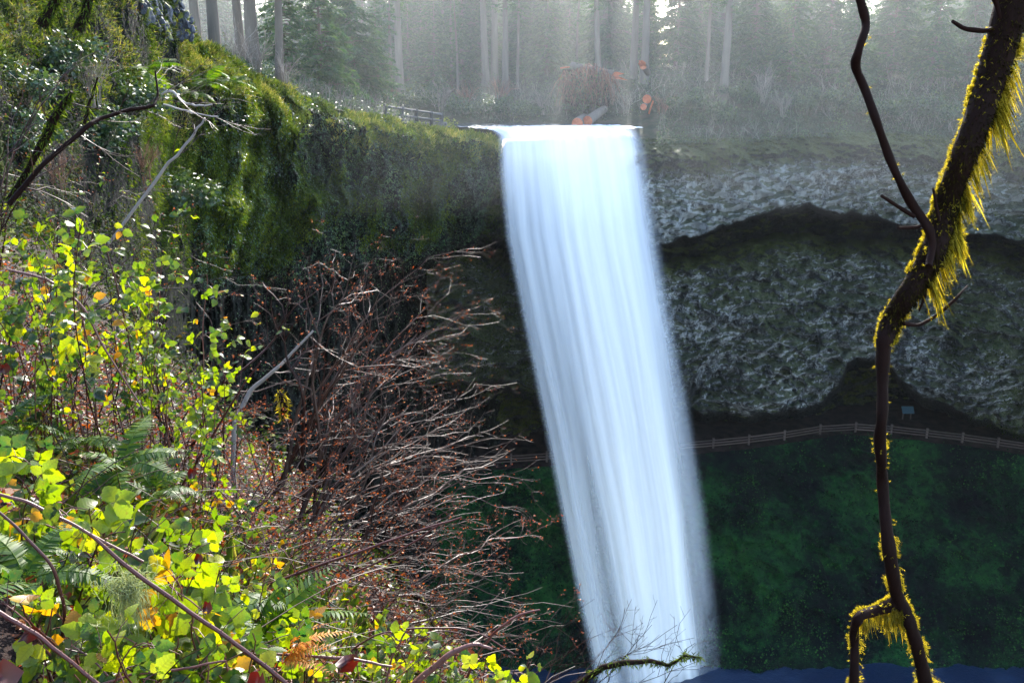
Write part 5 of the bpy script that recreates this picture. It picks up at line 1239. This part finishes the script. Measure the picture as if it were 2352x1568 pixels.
# ------------------------------------------------------------------ bank carpet: litter, small leaves, dead stems
def carpet():
    n = 42000; Y = 1.4 + 10 * rng.random(n) ** 1.5; X = rng.uniform(-.62, .14, n) * Y; z = zbank(X, Y)
    q = np.stack([X, Y, z], -1); n1 = fbm(q * 1.3, 3); up = rng.random(n) ** 2 * (.30 + .25 * n1); q[:, 2] += up
    s = rng.uniform(.015, .05, n)
    mb = MB(); mb.inst(KITE_V * [1, 1, 2], KITE_F, basis(rvec(n) * [1, 1, .5], rvec(n) * .7 + [0, 0, .8]) * s[:, None, None], q, np.clip(.4 + .4 * n1 + rng.normal(size=n) * .25, 0, 1))
    tag(mb.build('leaf_litter', MAT['litter'], None, False), 'brown and rust dead leaves littering the bank', 'leaf litter', kind='stuff')
    n = 16000; Y = 9 + 21 * rng.random(n); X = rng.uniform(-.62, -.10, n) * Y; q = np.stack([X, Y, zbank(X, Y)], -1); n1 = fbm(q * .7, 3); q[:, 2] += rng.random(n) ** 2 * (.7 + .5 * n1); s = rng.uniform(.04, .11, n)
    mb = MB(); mb.inst(KITE_V, KITE_F, basis(rvec(n) * [1, 1, .5], rvec(n) * .7 + [0, 0, .8]) * s[:, None, None], q, np.clip(.4 + .4 * n1 + rng.normal(size=n) * .25, 0, 1))
    tag(mb.build('undergrowth', MAT['creeper'], None, False), 'dark tangled creeper over the bank behind the brambles', 'undergrowth', kind='stuff')
    n = 17000; Y = 1.6 + 8 * rng.random(n) ** 1.4; X = rng.uniform(-.62, .06, n) * Y; z = zbank(X, Y); q = np.stack([X, Y, z], -1); n1 = fbm(q * 1.6 + 20, 3); ok = n1 > -.15; q = q[ok]; n = len(q)
    q[:, 2] += rng.random(n) * .38; s = rng.uniform(.018, .05, n)
    mb = MB(); mb.inst(KITE_V, KITE_F, basis(rvec(n) * [1, 1, .5], rvec(n) * .7 + [0, -.2, .8]) * s[:, None, None], q, np.clip(.45 + .3 * rng.normal(size=n), 0, 1))
    tag(mb.build('ground_cover', MAT['bramble'], None, True), 'small green leaves growing low over the bank', 'ground cover', kind='stuff')
    mb = MB()
    for i in range(1500):
        Yb = 1.7 + 7.5 * rng.random() ** 1.2; Xb = rng.uniform(-.6, .10) * Yb; s = np.array([Xb, Yb, float(zbank(Xb, Yb)) + rng.random() * .3])
        a = rng.normal(.25, .5); l = rng.uniform(.15, .75); e = s + l * np.array([math.cos(a) * rng.choice([1, 1, -1]), rng.normal() * .4, math.sin(a)])
        mb.tube(wob(bez(s, (s + e) / 2 + [0, 0, .15 * l], e, 8), .03 * l, 3), np.linspace(.0032, .0014, 8), 3, rng.random(), cap=False)
    tag(mb.build('brushwood', MAT['twig']), 'reddish dead stems tangled through the bank undergrowth', 'brushwood', kind='stuff')
    n = 2600; Y = 1.9 + 3.2 * rng.random(n); X = rng.uniform(-.58, -.15, n) * Y; q = np.stack([X, Y, zbank(X, Y)], -1); s = rng.uniform(.12, .34, n)
    mb = MB(); mb.inst(KITE_V * [1, .05, 2], KITE_F, basis(rvec(n) * .6 + [0, 0, 1], rvec(n)) * s[:, None, None], q)
    tag(mb.build('grass', MAT['grass'], None, False), 'thin grass blades in the shade of the lower left bank', 'grass', kind='stuff')
carpet()
# ------------------------------------------------------------------ air
def air(name, lo, hi, dens, col, g, label):
    m = Mat(name); pv = m.n('VolumePrincipled'); pv.inputs['Color'].default_value = (*col, 1); pv.inputs['Density'].default_value = dens; pv.inputs['Anisotropy'].default_value = g
    m.nt.links.new(pv.outputs[0], m.out.inputs['Volume'])
    mb = MB(); lo, hi = np.array(lo, float), np.array(hi, float); mb.box((lo + hi) / 2, hi - lo)
    nm = 'haze' if name == 'thin_air' else 'mist'; tag(mb.build(nm, m.m, None, False), label, nm, kind='stuff')
air('thin_air', (-130, -12, -63), (150, 260, 52), 0.00005, (0.85, 0.93, 1.0), 0.3, 'thin blue air filling the gorge')
air('sunlit_mist', (-75, 99.5, -5.5), (125, 240, 46), 0.0019, (0.97, 1.0, 0.97), 0.5, 'pale sunlit mist hanging among the trees above the falls')
air('mist_veil', (-60, 60, -9), (110, 99.45, 46), 0.0011, (0.92, 0.98, 1.0), 0.4, 'thinner mist drifting out over the lip and the upper cliffs')
# ------------------------------------------------------------------ light, sky, render settings
SUN_EL, SUN_AZ = R(33), R(5)     # ahead of the camera, a little to the right
w = bpy.data.worlds.new('World'); scene.world = w; w.use_nodes = True
nt = w.node_tree; bg = nt.nodes['Background']; sk = nt.nodes.new('ShaderNodeTexSky')
sk.sky_type = 'NISHITA'; sk.sun_disc = False; sk.sun_elevation = SUN_EL; sk.sun_rotation = SUN_AZ
nt.links.new(sk.outputs[0], bg.inputs[0]); bg.inputs[1].default_value = 0.15
sl = bpy.data.lights.new('sun', 'SUN'); sl.energy = 2.7; sl.angle = R(0.6); sl.color = (1.0, 0.94, 0.86)
so = bpy.data.objects.new('sun', sl); COL.objects.link(so)
so.rotation_euler = (R(90) - SUN_EL, 0, math.pi - SUN_AZ)
scene.view_settings.view_transform = 'Standard'; scene.view_settings.look = 'None'
scene.view_settings.exposure = 2.45; scene.view_settings.gamma = 1.0
scene.render.engine = 'CYCLES'
cy = scene.cycles; cy.use_denoising = True
cy.max_bounces = 8; cy.diffuse_bounces = 3; cy.glossy_bounces = 2; cy.transmission_bounces = 4; cy.transparent_max_bounces = 24; cy.volume_bounces = 1
cy.sample_clamp_indirect = 6
